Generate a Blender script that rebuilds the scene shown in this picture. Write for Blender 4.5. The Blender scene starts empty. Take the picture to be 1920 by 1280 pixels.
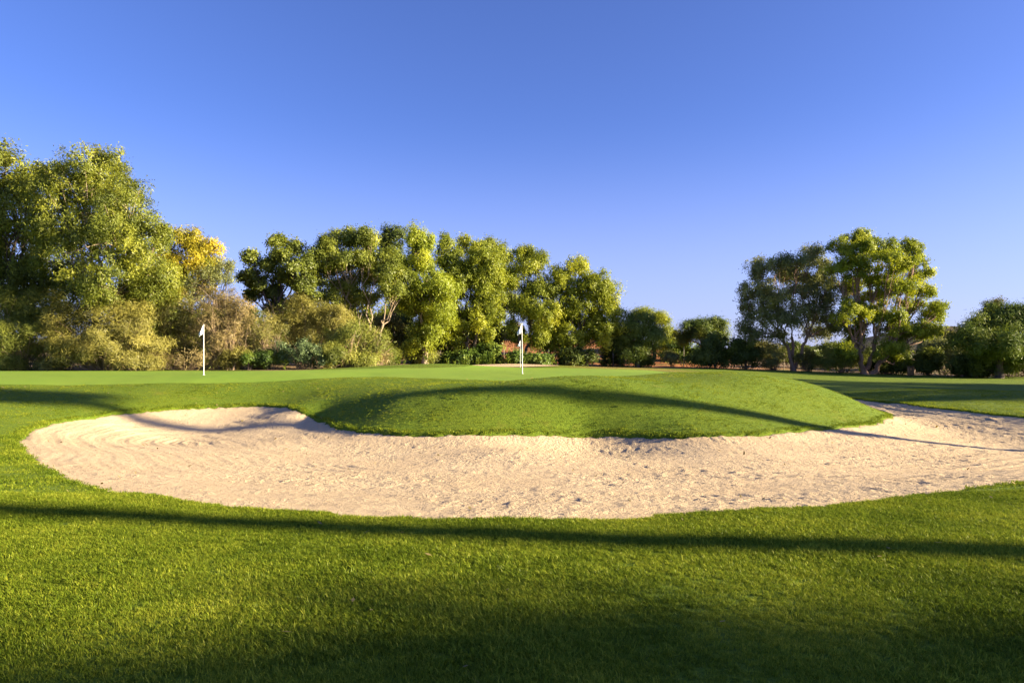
import bpy, math, random
import numpy as np

# ------------------------------------------------------------------ camera, sky, sun, exposure
S = bpy.context.scene
COL = S.collection
R = math.radians
W, H, F, HOR, CAMZ = 1920, 1280, 1280.0, 665.0, 1.70     # photo size, focal length in px, horizon row, eye height
cam_d = bpy.data.cameras.new('camera')
cam = bpy.data.objects.new('camera', cam_d); COL.objects.link(cam); S.camera = cam
cam_d.sensor_width = 36.0; cam_d.lens = 36.0 * F / W
cam_d.shift_y = (HOR - H / 2) / W
cam_d.clip_start = 0.05; cam_d.clip_end = 5000
cam.location = (0, 0, CAMZ); cam.rotation_euler = (R(90), 0, 0)

SUN_EL, SUN_BACK = 15.5, 9.0                              # sun low on the right, a little behind the camera
world = bpy.data.worlds.new('World'); S.world = world; world.use_nodes = True
wn = world.node_tree.nodes; wl = world.node_tree.links
bg = wn['Background']
sky = wn.new('ShaderNodeTexSky'); sky.sky_type = 'NISHITA'; sky.sun_disc = False
sky.sun_elevation = R(SUN_EL); sky.sun_rotation = R(90 + SUN_BACK)
sky.air_density = 0.75; sky.dust_density = 0.9; sky.ozone_density = 5.0; sky.altitude = 0
hs = wn.new('ShaderNodeHueSaturation'); hs.inputs['Saturation'].default_value = 1.0
tint = wn.new('ShaderNodeMix'); tint.data_type = 'RGBA'; tint.blend_type = 'MULTIPLY'; tint.inputs[0].default_value = 1.0; tint.inputs[7].default_value = (1.0, .87, 1.15, 1)   # clear violet-blue air
wl.new(sky.outputs[0], hs.inputs['Color']); wl.new(hs.outputs[0], tint.inputs[6])
# pale lavender haze low over the horizon, the same all the way round
tcw = wn.new('ShaderNodeTexCoord'); sep = wn.new('ShaderNodeSeparateXYZ'); mr = wn.new('ShaderNodeMapRange'); hz = wn.new('ShaderNodeMix'); hz.data_type = 'RGBA'
mr.interpolation_type = 'SMOOTHERSTEP'; mr.inputs['From Min'].default_value = -.02; mr.inputs['From Max'].default_value = .36; mr.inputs['To Min'].default_value = .55; mr.inputs['To Max'].default_value = 0
wl.new(tcw.outputs['Generated'], sep.inputs[0]); wl.new(sep.outputs[2], mr.inputs[0]); wl.new(mr.outputs[0], hz.inputs[0]); wl.new(tint.outputs[2], hz.inputs[6]); hz.inputs[7].default_value = (2.6, 2.75, 4.3, 1)
wl.new(hz.outputs[2], bg.inputs[0])
bg.inputs[1].default_value = 0.057
sun_d = bpy.data.lights.new('sun', 'SUN'); sun_d.energy = 5.0; sun_d.angle = R(0.8); sun_d.color = (1.0, 0.83, 0.55)
sun = bpy.data.objects.new('sun', sun_d); COL.objects.link(sun)
SD = np.array([math.cos(R(SUN_EL)) * math.cos(R(SUN_BACK)), -math.cos(R(SUN_EL)) * math.sin(R(SUN_BACK)), math.sin(R(SUN_EL))])
from mathutils import Vector
sun.rotation_euler = Vector(SD).to_track_quat('Z', 'Y').to_euler()
sun.location = (60, -8, 40)
S.view_settings.view_transform = 'Standard'; S.view_settings.look = 'None'
S.view_settings.exposure = 2.1; S.view_settings.gamma = 1.0
S.view_settings.use_curve_mapping = False
S.cycles.max_bounces = 8; S.cycles.diffuse_bounces = 4; S.cycles.transmission_bounces = 3
S.cycles.use_adaptive_sampling = True

rng = np.random.default_rng(7)
random.seed(7)

# ------------------------------------------------------------------ small helpers
def px(x, y, d):
    """photo pixel at depth d -> world point"""
    return np.array([(x - 960) / F * d, d, CAMZ - (y - HOR) / F * d])

def sstep(a, b, v):
    t = np.clip((v - a) / (b - a), 0, 1); return t * t * (3 - 2 * t)

_perm = np.random.default_rng(3).random((256, 256))
def vnoise(x, y):
    xi = np.floor(x).astype(int); yi = np.floor(y).astype(int)
    fx = x - xi; fy = y - yi; fx = fx * fx * (3 - 2 * fx); fy = fy * fy * (3 - 2 * fy)
    g = lambda i, j: _perm[i & 255, j & 255]
    return (g(xi, yi) * (1 - fx) + g(xi + 1, yi) * fx) * (1 - fy) + (g(xi, yi + 1) * (1 - fx) + g(xi + 1, yi + 1) * fx) * fy
def fbm(x, y, o=4):
    v = 0; a = .5
    for k in range(o):
        v = v + a * vnoise(x * 2 ** k + 17.3 * k, y * 2 ** k + 9.1 * k); a *= .5
    return v

def mesh_np(name, co, faces, mat, smooth=False, attrs=None):
    """co (n,3); faces: (m,k) int array or list of such arrays"""
    if isinstance(faces, np.ndarray): faces = [faces]
    faces = [np.asarray(f, dtype=np.int32) for f in faces if len(f)]
    me = bpy.data.meshes.new(name)
    nl = sum(f.size for f in faces); nf = sum(len(f) for f in faces)
    me.vertices.add(len(co)); me.vertices.foreach_set('co', np.asarray(co, np.float32).ravel())
    me.loops.add(nl); me.polygons.add(nf)
    me.loops.foreach_set('vertex_index', np.concatenate([f.ravel() for f in faces]))
    tot = np.concatenate([np.full(len(f), f.shape[1], np.int32) for f in faces])
    st = np.concatenate([[0], np.cumsum(tot)[:-1]]).astype(np.int32)
    me.polygons.foreach_set('loop_start', st)
    me.update(calc_edges=True)
    if smooth: me.polygons.foreach_set('use_smooth', np.ones(nf, bool))
    for k, v in (attrs or {}).items():
        a = me.attributes.new(k, 'FLOAT', 'POINT'); a.data.foreach_set('value', np.asarray(v, np.float32))
    me.materials.append(mat)
    me.validate()
    return me

def link(name, me, parent=None, loc=None):
    o = bpy.data.objects.new(name, me); COL.objects.link(o)
    if loc is not None: o.location = loc
    if parent is not None: o.parent = parent
    return o
def tag(o, label=None, cat=None, group=None, kind=None):
    if label: o['label'] = label
    if cat: o['category'] = cat
    if group: o['group'] = group
    if kind: o['kind'] = kind
    return o

# ------------------------------------------------------------------ material helpers
def new_mat(name):
    m = bpy.data.materials.new(name); m.use_nodes = True
    nt = m.node_tree; nt.nodes.clear()
    return m, nt, nt.nodes, nt.links
def nd(nt, t, **kw):
    n = nt.nodes.new(t)
    for k, v in kw.items():
        if k.startswith('i_'): n.inputs[k[2:].replace('_', ' ')].default_value = v
        else: setattr(n, k, v)
    return n
def noise(nt, vec, scale, detail=4, rough=.6, dist=0):
    n = nd(nt, 'ShaderNodeTexNoise'); n.inputs['Scale'].default_value = scale
    n.inputs['Detail'].default_value = detail; n.inputs['Roughness'].default_value = rough; n.inputs['Distortion'].default_value = dist
    if vec is not None: nt.links.new(vec, n.inputs['Vector'])
    return n.outputs['Fac']
def ramp(nt, fac, stops):
    r = nd(nt, 'ShaderNodeValToRGB'); e = r.color_ramp.elements
    while len(e) < len(stops): e.new(.5)
    for k, (p, c) in enumerate(stops):
        e[k].position = p; e[k].color = (*c, 1) if len(c) == 3 else c
    nt.links.new(fac, r.inputs[0]); return r.outputs[0]
def mix(nt, fac, a, b, mode='MIX'):
    m = nd(nt, 'ShaderNodeMix', data_type='RGBA', blend_type=mode)
    for s, v in ((m.inputs[0], fac), (m.inputs[6], a), (m.inputs[7], b)):
        if hasattr(v, 'is_linked'): nt.links.new(v, s)
        elif isinstance(v, (int, float)): s.default_value = v
        else: s.default_value = (*v, 1)
    return m.outputs[2]
def math_(nt, op, a, b=0.0):
    m = nd(nt, 'ShaderNodeMath', operation=op)
    for s, v in ((m.inputs[0], a), (m.inputs[1], b)):
        if hasattr(v, 'is_linked'): nt.links.new(v, s)
        else: s.default_value = v
    return m.outputs[0]
def attr(nt, name):
    a = nd(nt, 'ShaderNodeAttribute'); a.attribute_name = name; return a.outputs['Fac']

def leaf_mat(name, dark, mid, light, transl=.42, gloss=.015):
    dark, mid, light = (tuple(min(.75, v * k) for v in c) for c, k in ((dark, 1.55), (mid, 1.5), (light, 1.5)))
    """leaves: diffuse + light passing through; colour differs from leaf to leaf"""
    m, nt, n, l = new_mat(name)
    c = ramp(nt, attr(nt, 'tint'), [(0, dark), (.5, mid), (1, light)])
    d = nd(nt, 'ShaderNodeBsdfDiffuse'); t = nd(nt, 'ShaderNodeBsdfTranslucent')
    l.new(c, d.inputs[0]); l.new(mix(nt, .35, c, (1.0, .85, .15), 'MULTIPLY'), t.inputs[0])
    mx = nd(nt, 'ShaderNodeMixShader'); mx.inputs[0].default_value = transl
    l.new(d.outputs[0], mx.inputs[1]); l.new(t.outputs[0], mx.inputs[2])
    g = nd(nt, 'ShaderNodeBsdfGlossy'); g.inputs['Roughness'].default_value = .45; g.inputs[0].default_value = (1, 1, 1, 1)
    m2 = nd(nt, 'ShaderNodeMixShader'); m2.inputs[0].default_value = gloss
    l.new(mx.outputs[0], m2.inputs[1]); l.new(g.outputs[0], m2.inputs[2])
    o = nd(nt, 'ShaderNodeOutputMaterial'); l.new(m2.outputs[0], o.inputs[0])
    return m

def bark_mat(name, a, b, scale=6):
    m, nt, n, l = new_mat(name)
    tc = nd(nt, 'ShaderNodeTexCoord'); mp = nd(nt, 'ShaderNodeMapping'); mp.inputs['Scale'].default_value = (1, 1, .25)
    l.new(tc.outputs['Object'], mp.inputs[0])
    f = noise(nt, mp.outputs[0], scale, 6, .7)
    c = ramp(nt, f, [(.3, a), (.7, b)])
    p = nd(nt, 'ShaderNodeBsdfPrincipled'); l.new(c, p.inputs['Base Color']); p.inputs['Roughness'].default_value = .85
    bm = nd(nt, 'ShaderNodeBump'); bm.inputs['Strength'].default_value = .6; bm.inputs['Distance'].default_value = .05
    l.new(f, bm.inputs['Height']); l.new(bm.outputs[0], p.inputs['Normal'])
    o = nd(nt, 'ShaderNodeOutputMaterial'); l.new(p.outputs[0], o.inputs[0])
    return m

def plain_mat(name, c, rough=.5):
    m, nt, n, l = new_mat(name)
    tc = nd(nt, 'ShaderNodeTexCoord')
    f = noise(nt, tc.outputs['Object'], 9, 4, .6)
    col = ramp(nt, f, [(.25, tuple(x * .86 for x in c)), (.75, c)])
    p = nd(nt, 'ShaderNodeBsdfPrincipled'); l.new(col, p.inputs['Base Color']); p.inputs['Roughness'].default_value = rough
    o = nd(nt, 'ShaderNodeOutputMaterial'); l.new(p.outputs[0], o.inputs[0])
    return m

# ------------------------------------------------------------------ terrain
# bunker outline: photo pixel + height, turned into ground points
def gp(x, y, z):
    d = (CAMZ - z) * F / (y - HOR); return ((x - 960) / F * d, d, z)
EDGE = [gp(30, 820, -.2), gp(55, 862, -.12), gp(150, 908, -.05), gp(300, 938, 0), gp(600, 965, 0), gp(960, 977, 0), gp(1250, 971, 0),
        gp(1500, 955, 0), gp(1700, 935, 0), gp(1920, 905, 0), (10.2, 11.2, -.1), (14.5, 13.6, -.3), (17.6, 17.5, -.45), (18.0, 20.5, -.45),
        gp(1920, 783, -.40), gp(1800, 768, -.35), gp(1700, 757, -.30), gp(1610, 747, -.30), (15.2, 32.6, -.25), (14.0, 31.0, -.3), (13.9, 28, -.4),
        (13.75, 25.8, -.45), gp(1682, 783, -.5), gp(1640, 792, -.46), gp(1600, 797, -.42), gp(1560, 803, -.39), gp(1500, 806, -.38), gp(1400, 815, -.42), gp(1300, 818, -.46),
        gp(1200, 815, -.5), gp(1100, 811, -.5), gp(960, 815, -.5), gp(800, 815, -.5), gp(720, 812, -.5), gp(660, 806, -.5), gp(625, 797, -.45), gp(600, 786, -.4), gp(585, 776, -.28),
        gp(560, 768, -.15), gp(530, 762, -.12), gp(490, 757, -.08), gp(400, 760, -.12), gp(310, 765, -.15), gp(240, 771, -.2), gp(160, 780, -.25), gp(100, 790, -.25), gp(55, 803, -.25)]
CTRL = list(EDGE) + [
    # sand floor
    (-9, 17.5, -.66), (-5, 14, -.5), (0, 13, -.45), (0, 16.5, -.55), (5, 14, -.5), (5, 16.5, -.56), (9, 14, -.6), (9.2, 17.5, -.62),
    (14.9, 22.5, -.78), (15, 27, -.55), (-3, 10, -.24), (3, 10, -.24), (7, 11.5, -.3), (-11, 17.5, -.5), (-6.5, 18.5, -.68),
    # lawn in front
    (0, 0, 0), (-5, 0, 0), (5, 0, .02), (0, 4, 0), (-5, 4, 0), (5, 4, .02), (-12, 4, 0), (12, 4, .1), (-12, 10, 0), (12, 8, .1), (-20, 14, .1), (-15, 15, .0), (20, 10, .1), (-25, 0, 0), (25, 0, .1), (0, -15, 0), (30, -15, .1), (-30, -15, 0),
    # mound
    (0, 23.4, .74), (5, 23.6, .80), (8.7, 25, .98), (-3.5, 23.8, .62), (10.4, 25.2, .74), (11.9, 24.6, .26), (6, 26.5, .93), (10, 27.5, .85), (12.2, 27.5, .42), (-5.6, 23.4, .22), (9.5, 31, .72), (12.5, 33, .2),
    # greens and slope on the left
    (-13.1, 29, .84), (.45, 29, .90), (-20, 27, .62), (-8, 27, .66), (-6, 29, .84), (-17, 24.5, .30), (-10, 25.8, .30), (-25, 22, .35), (-30, 29, .75), (-12, 38, .80), (-28, 40, .78), (-20, 34, .82),
    (-4, 42, 1.14), (-9, 41, .95), (0, 41, .84), (4, 38, .80), (.5, 54, .66), (0, 55.2, .68), (0, 58.4, .90), (-3.4, 57, .80), (3.8, 57, .76), (9, 45, .68), (0, 35, .87), (5, 31, .92),
    # right lawn and fairway
    (17.5, 28, -.22), (20, 23, -.3), (19, 33, .0), (25, 33, -.08), (30, 30, -.1), (22, 38, -.12), (30, 38, -.22), (16, 38, .05), (20, 50, .02), (28, 55, -.1), (35, 60, -.2), (45, 62, -.28), (37, 67, -.1), (28, 66, .15), (17, 66, .45), (8, 62, .6), (45, 40, -.2), (60, 55, -.2), (60, 20, 0),
    (-10, 52, .9), (-30, 55, .9), (-50, 45, .8), (-50, 20, .3), (0, 66, .7), (-60, 80, 1.), (0, 85, .8), (40, 85, .1), (70, 85, 0), (-80, 0, 0), (80, -5, 0), (0, -50, 0), (-60, -60, 0), (60, -60, 0)]
# ground along the long trunk shadow over the mound: a vertical plane through the sun, so each photo point of it fixes a height
for u_, v_ in [(260, 785), (400, 806), (745, 745), (800, 738), (880, 732), (960, 730), (1050, 733), (1150, 742), (1250, 753), (1350, 767), (1450, 783), (1640, 813), (1760, 828), (1920, 842)]:
    t_ = (u_ - 960) / F; y_ = (19.35 + math.tan(R(SUN_BACK)) * 9.1) / (1 + math.tan(R(SUN_BACK)) * t_); CTRL.append((t_ * y_, y_, CAMZ - (v_ - HOR) / F * y_))
CP = np.array(CTRL)
def tps(r2): return r2 * np.log(r2 + 1e-9)
def _solve(P, lam=.08):
    n = len(P); A = np.zeros((n + 3, n + 3))
    d2 = ((P[:, None, :2] - P[None, :, :2]) ** 2).sum(-1)
    A[:n, :n] = tps(d2) + lam * np.eye(n); A[:n, n] = 1; A[:n, n + 1:] = P[:, :2]; A[n, :n] = 1; A[n + 1:, :n] = P[:, :2].T
    b = np.zeros(n + 3); b[:n] = P[:, 2]
    return np.linalg.solve(A, b)
CW = _solve(CP)
def base_height(x, y):
    x = np.asarray(x, float); y = np.asarray(y, float); sh = x.shape
    xf = np.clip(x.ravel(), -60, 70); yf = np.clip(y.ravel(), -50, 85); out = np.empty(len(xf))
    for s in range(0, len(xf), 40000):
        a = xf[s:s + 40000]; b = yf[s:s + 40000]
        d2 = (a[:, None] - CP[None, :, 0]) ** 2 + (b[:, None] - CP[None, :, 1]) ** 2
        out[s:s + 40000] = tps(d2) @ CW[:-3] + CW[-3] + CW[-2] * a + CW[-1] * b
    return out.reshape(sh)
def treeline(x):
    """depth at which mown grass ends"""
    return np.interp(x, [-60, -30, -12, -9, -6, -3, 3, 10, 20, 33, 46, 60], [38, 40.5, 40.5, 43, 46, 57, 59, 63.5, 65.5, 65, 61, 58])
def height(x, y):
    x = np.asarray(x, float); y = np.asarray(y, float)
    z = base_height(x, y)
    rough = sstep(0, 6, y - treeline(x))
    z = z + rough * (fbm(x * .35, y * .35, 3) - .45) * .5 * sstep(200, 60, y)
    # earth bank and low hills behind the tree line
    rise = sstep(66, 98, y) * np.interp(x, [-60, -20, -6, 12, 22, 40, 70], [2.0, 2.2, 3.4, 3.4, 1.6, 1.2, 1.5])
    hill = sstep(95, 190, y) * (1.4 + 1.8 * fbm(x * .012 + 3, y * .012, 3)) + 5.5 * np.exp(-((x - 104) / 16) ** 2 - ((y - 165) / 30) ** 2)
    z = z + rise + hill * sstep(70, 110, y) - sstep(220, 500, y) * 4
    return z

POLY = np.array([(e[0], e[1]) for e in EDGE])
def _smooth(P, it=2):
    for _ in range(it):                                   # Chaikin
        Q = np.roll(P, -1, 0); P = np.stack([P * .75 + Q * .25, P * .25 + Q * .75], 1).reshape(-1, 2)
    return P
POLYS = _smooth(POLY)
def edge_dist(x, y, P=POLYS):
    """signed distance to the outline, positive inside"""
    sh = np.shape(x); q = np.stack([np.ravel(x), np.ravel(y)], 1); out = np.empty(len(q))
    A = P; B = np.roll(P, -1, 0); AB = B - A; L2 = (AB ** 2).sum(1)
    for s in range(0, len(q), 20000):
        p = q[s:s + 20000]; ap = p[:, None] - A[None]
        t = np.clip((ap * AB).sum(-1) / L2, 0, 1)
        d = np.sqrt(((ap - t[..., None] * AB) ** 2).sum(-1)).min(1)
        cond = (A[None, :, 1] > p[:, 1:2]) != (B[None, :, 1] > p[:, 1:2])
        xi = A[:, 0] + (p[:, 1:2] - A[:, 1]) / np.where(AB[:, 1] == 0, 1e-9, AB[:, 1]) * AB[:, 0]
        ins = ((cond & (p[:, 0:1] < xi)).sum(1) % 2) == 1
        out[s:s + 20000] = np.where(ins, d, -d)
    return out.reshape(sh)
def ragged(x, y):                                         # uneven turf edge
    return (fbm(x * 1.1, y * 1.1, 2) - .37) * .22 + (fbm(x * 4.5, y * 4.5, 3) - .45) * .22

def axis(lo, hi, step, far_lo, far_hi, g=1.13):
    a = list(np.arange(lo, hi, step)); s = step; v = a[-1]
    while v < far_hi: s *= g; v += s; a.append(v)
    s = step; v = a[0]; pre = []
    while v > far_lo: s *= g; v -= s; pre.append(v)
    return np.array(pre[::-1] + a)
def grid_faces(ny, nx):
    i = np.arange(ny * nx).reshape(ny, nx)
    return np.stack([i[:-1, :-1], i[:-1, 1:], i[1:, 1:], i[1:, :-1]], -1).reshape(-1, 4)

gx = axis(-15.0, 19.5, .105, -900, 900, 1.07); gy = np.concatenate([axis(5.5, 26, .10, -60, 26, 1.06)[:-1], axis(26.05, 34, .13, 26, 1400, 1.055)[1:]])
gy = np.unique(np.round(gy, 4))
GX, GY = np.meshgrid(gx, gy)
near = (GX > -16) & (GX < 21) & (GY > 4) & (GY < 36)
ED = np.full(GX.shape, -9.0); ED[near] = edge_dist(GX[near], GY[near]) + ragged(GX[near], GY[near])
GZ = height(GX, GY)
GZ += sstep(-.35, .0, ED) * .012 - sstep(.0, .10, ED) * .20
GZ += (fbm(GX * .8, GY * .8, 3) - .45) * .04
green_poly = _smooth(np.array([(-32, 26.8), (-22, 26.3), (-14, 26.6), (-9, 27.2), (-6, 28.2), (-3.4, 27.0), (-1, 25.4), (2, 25.2), (5, 26.6), (7.2, 29), (8.6, 34), (10, 42), (7, 50), (3, 54.5), (-1, 53), (-2.5, 46), (-2.5, 40), (-4.5, 36.5), (-9, 37.2), (-16, 38.5), (-32, 38.5)]), 2)
gd = edge_dist(GX, GY, green_poly) + (fbm(GX * .5, GY * .5, 2) - .4) * .5
A_green = sstep(-.08, .08, gd)
tl = GY - treeline(GX) + (fbm(GX * .5, GY * .5, 3) - .45) * 3
A_dirt = sstep(-.25, .25, tl)
A_dry = sstep(40, 50, GY) * sstep(2, 8, GX) * (1 - A_green) * (1 - sstep(11, 17, GX))
A_scrub = sstep(92, 112, GY)
A_red = sstep(-8, -2, GX) * sstep(30, 18, GX)

m, nt, n, l = new_mat('lawn_turf')
tc = nd(nt, 'ShaderNodeTexCoord').outputs['Object']
n1 = noise(nt, tc, .35, 5, .6); n2 = noise(nt, tc, 3.0, 5, .7); n3 = noise(nt, tc, 45, 4, .75); n4 = noise(nt, tc, 1.1, 4, .6)
rough_c = ramp(nt, n3, [(.25, (.040, .070, .006)), (.5, (.112, .175, .012)), (.8, (.215, .275, .021))])
rough_c = mix(nt, ramp(nt, n1, [(.35, (0, 0, 0)), (.65, (.55, .55, .55))]), rough_c, mix(nt, .8, rough_c, (1.25, 1.02, .7), 'MULTIPLY'))
rough_c = mix(nt, ramp(nt, n2, [(.45, (0, 0, 0)), (.75, (.5, .5, .5))]), rough_c, mix(nt, 1.0, rough_c, (.72, .80, .85), 'MULTIPLY'))
n6 = noise(nt, tc, 13, 3, .7)
rough_c = mix(nt, ramp(nt, n6, [(.38, (.8, .8, .8)), (.58, (0, 0, 0))]), rough_c, mix(nt, 1.0, rough_c, (.62, .68, .65), 'MULTIPLY'))
rough_c = mix(nt, ramp(nt, n4, [(.60, (0, 0, 0)), (.76, (.5, .5, .5))]), rough_c, (.19, .175, .028))
green_c = ramp(nt, n3, [(.2, (.14, .24, .022)), (.8, (.19, .30, .030))])
green_c = mix(nt, ramp(nt, n1, [(.3, (0, 0, 0)), (.7, (.5, .5, .5))]), green_c, (.22, .29, .032))
dry_c = ramp(nt, n3, [(.2, (.16, .145, .028)), (.8, (.26, .22, .045))])
dirt_c = ramp(nt, n2, [(.25, (.10, .06, .032)), (.5, (.20, .13, .07)), (.75, (.30, .22, .12))])
red_c = ramp(nt, n2, [(.25, (.20, .075, .03)), (.5, (.36, .145, .055)), (.75, (.44, .20, .085))])
dirt_c = mix(nt, attr(nt, 'red'), dirt_c, red_c)
dirt_c = mix(nt, ramp(nt, n1, [(.5, (0, 0, 0)), (.62, (.7, .7, .7))]), dirt_c, (.12, .13, .035))
dirt_c = mix(nt, attr(nt, 'scrub'), dirt_c, ramp(nt, n1, [(.35, (.045, .042, .018)), (.55, (.09, .075, .032)), (.7, (.15, .09, .05))]))
c = mix(nt, attr(nt, 'dry'), rough_c, dry_c); c = mix(nt, attr(nt, 'green'), c, green_c); c = mix(nt, attr(nt, 'dirt'), c, dirt_c)
p = nd(nt, 'ShaderNodeBsdfPrincipled'); l.new(c, p.inputs['Base Color']); p.inputs['Roughness'].default_value = .9; p.inputs['Specular IOR Level'].default_value = .15
bm = nd(nt, 'ShaderNodeBump'); bm.inputs['Distance'].default_value = .03
l.new(math_(nt, 'SUBTRACT', .85, math_(nt, 'MULTIPLY', attr(nt, 'green'), .65)), bm.inputs['Strength'])
l.new(math_(nt, 'ADD', n3, math_(nt, 'MULTIPLY', n6, .8)), bm.inputs['Height']); l.new(bm.outputs[0], p.inputs['Normal'])
o = nd(nt, 'ShaderNodeOutputMaterial'); l.new(p.outputs[0], o.inputs[0])
M_LAWN = m
me = mesh_np('ground', np.stack([GX, GY, GZ], -1).reshape(-1, 3), grid_faces(*GX.shape), M_LAWN, True,
             dict(green=A_green.ravel(), dirt=A_dirt.ravel(), scrub=A_scrub.ravel(), dry=A_dry.ravel(), red=A_red.ravel()))
ground = link('ground', me); tag(ground, 'mown lawn, putting greens and earth bank of a golf course', None, None, 'structure')

# sand
sx = np.arange(-14.6, 19.2, .048); sy = np.concatenate([np.arange(6.4, 16, .062), np.arange(16, 33.2, .095)])
SX, SY = np.meshgrid(sx, sy)
SE = edge_dist(SX, SY)
keep = SE > -.5
SZ = np.zeros(SX.shape); SZ[keep] = height(SX[keep], SY[keep])
e2 = SE + ragged(SX, SY)
swirl = SE + (fbm(SX * .25, SY * .25, 2) - .4) * 2.2
tracks = sstep(.42, .62, fbm(SX * .3 + 40, SY * .3, 2))                     # where the rake machine drove
groove = np.sin(swirl * 2 * np.pi / .62) * .5 + np.sin(swirl * 2 * np.pi / .21) * .5
lumps = fbm(SX * 5.2, SY * 5.2, 3) - .45
clods = np.clip(fbm(SX * 11 + 5, SY * 5.4, 2) - .44, 0, 1)
trod = (.35 + .65 * sstep(.30, .55, fbm(SX * .6 + 11, SY * .9 + 3, 3))) * (.25 + .75 * sstep(-9, -2, SX + (SY - 14) * .3))
streak = sstep(.50, .64, fbm(SX * .8 + 3, SY * 3.4 + 1, 3))
SZ += -.035 + lumps * (.014 + .016 * trod) + clods * (.03 + .08 * trod) - streak * .012 + groove * .024 * (.45 + tracks) * (1 - .5 * trod) + (fbm(SX * .9, SY * .9, 3) - .45) * .035
SZ -= sstep(.05, -.12, e2) * .16
idx = np.full(SX.shape, -1); idx[keep] = np.arange(keep.sum())
f = np.stack([idx[:-1, :-1], idx[:-1, 1:], idx[1:, 1:], idx[1:, :-1]], -1).reshape(-1, 4); f = f[(f >= 0).all(1)]
m, nt, n, l = new_mat('bunker_sand')
tc = nd(nt, 'ShaderNodeTexCoord').outputs['Object']
n1 = noise(nt, tc, .5, 4, .6); n2 = noise(nt, tc, 9, 5, .7); n3 = noise(nt, tc, 70, 3, .7); n5 = noise(nt, tc, 13, 3, .6)
c = ramp(nt, n1, [(.3, (.50, .38, .235)), (.7, (.55, .43, .275))])
c = mix(nt, ramp(nt, n2, [(.3, (.35, .35, .35)), (.6, (0, 0, 0))]), c, (.40, .29, .17))
c = mix(nt, ramp(nt, n3, [(.3, (.30, .30, .30)), (.5, (0, 0, 0))]), c, (.34, .25, .155))
p = nd(nt, 'ShaderNodeBsdfPrincipled'); l.new(c, p.inputs['Base Color']); p.inputs['Roughness'].default_value = .95; p.inputs['Specular IOR Level'].default_value = .1
bm = nd(nt, 'ShaderNodeBump'); bm.inputs['Distance'].default_value = .06; bm.inputs['Strength'].default_value = 1.0
tr = attr(nt, 'trod')
hgt = math_(nt, 'ADD', math_(nt, 'MULTIPLY', n3, .35), math_(nt, 'MULTIPLY', n5, math_(nt, 'ADD', .35, math_(nt, 'MULTIPLY', tr, .9))))
l.new(hgt, bm.inputs['Height']); l.new(bm.outputs[0], p.inputs['Normal'])
o = nd(nt, 'ShaderNodeOutputMaterial'); l.new(p.outputs[0], o.inputs[0])
M_SAND = m
me = mesh_np('sand', np.stack([SX[keep], SY[keep], SZ[keep]], -1), f, M_SAND, True, dict(trod=trod[keep]))
tag(link('sand_bunker', me), 'large pale pink sand bunker curving round the grass mound', None, None, 'structure')

# strip of sand of the far bunker behind the green
t = np.linspace(0, 2 * np.pi, 49)[:-1]
rr = np.linspace(0, 1, 7)[1:]
cx, cy = .2, 56.6
ring = [np.array([[cx, cy]])] + [np.stack([cx + 3.6 * r_ * np.cos(t) * (1 + .1 * np.sin(3 * t)), cy + 1.5 * r_ * np.sin(t)], 1) for r_ in rr]
Q = np.concatenate(ring); z = height(Q[:, 0], Q[:, 1]) + .05
F3 = np.array([(0, 1 + k, 1 + (k + 1) % 48) for k in range(48)])
F4 = np.array([(1 + 48 * a + k, 1 + 48 * (a + 1) + k, 1 + 48 * (a + 1) + (k + 1) % 48, 1 + 48 * a + (k + 1) % 48) for a in range(5) for k in range(48)])
me = mesh_np('far_sand', np.column_stack([Q, z]), [F3, F4], M_SAND, True)
tag(link('sand_strip', me), 'pale strip of sand beyond the putting green below the hedge', None, None, 'structure')

# ------------------------------------------------------------------ geometry builders for plants
class Tubes:
    def __init__(s): s.co = []; s.f = []; s.n = 0
    def add(s, pts, rad, sides=6):
        pts = np.asarray(pts, float); k = len(pts); rad = np.broadcast_to(rad, (k,))
        t = np.gradient(pts, axis=0); t /= np.linalg.norm(t, axis=1, keepdims=True) + 1e-9
        ref = np.array([0.31, .95, .05]); a = np.cross(t, ref); a /= np.linalg.norm(a, axis=1, keepdims=True) + 1e-9
        b = np.cross(t, a); th = np.linspace(0, 2 * np.pi, sides, endpoint=False)
        ring = pts[:, None] + rad[:, None, None] * (np.cos(th)[None, :, None] * a[:, None] + np.sin(th)[None, :, None] * b[:, None])
        s.co.append(ring.reshape(-1, 3))
        i = np.arange(k * sides).reshape(k, sides) + s.n; j = np.roll(i, -1, 1)
        s.f.append(np.stack([i[:-1], j[:-1], j[1:], i[1:]], -1).reshape(-1, 4)); s.n += k * sides
    def mesh(s, name, mat): return mesh_np(name, np.concatenate(s.co), np.concatenate(s.f), mat, True)

def curve(a, b, sag, n=6, jit=0., r=rng):
    a = np.asarray(a, float); b = np.asarray(b, float); t = np.linspace(0, 1, n)[:, None]
    p = a + (b - a) * t; p[:, 2] += (np.sin(t[:, 0] * np.pi) * sag)
    if jit: p[1:-1] += r.normal(0, jit, (n - 2, 3))
    return p

def unit(v): return v / (np.linalg.norm(v, axis=-1, keepdims=True) + 1e-9)

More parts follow.
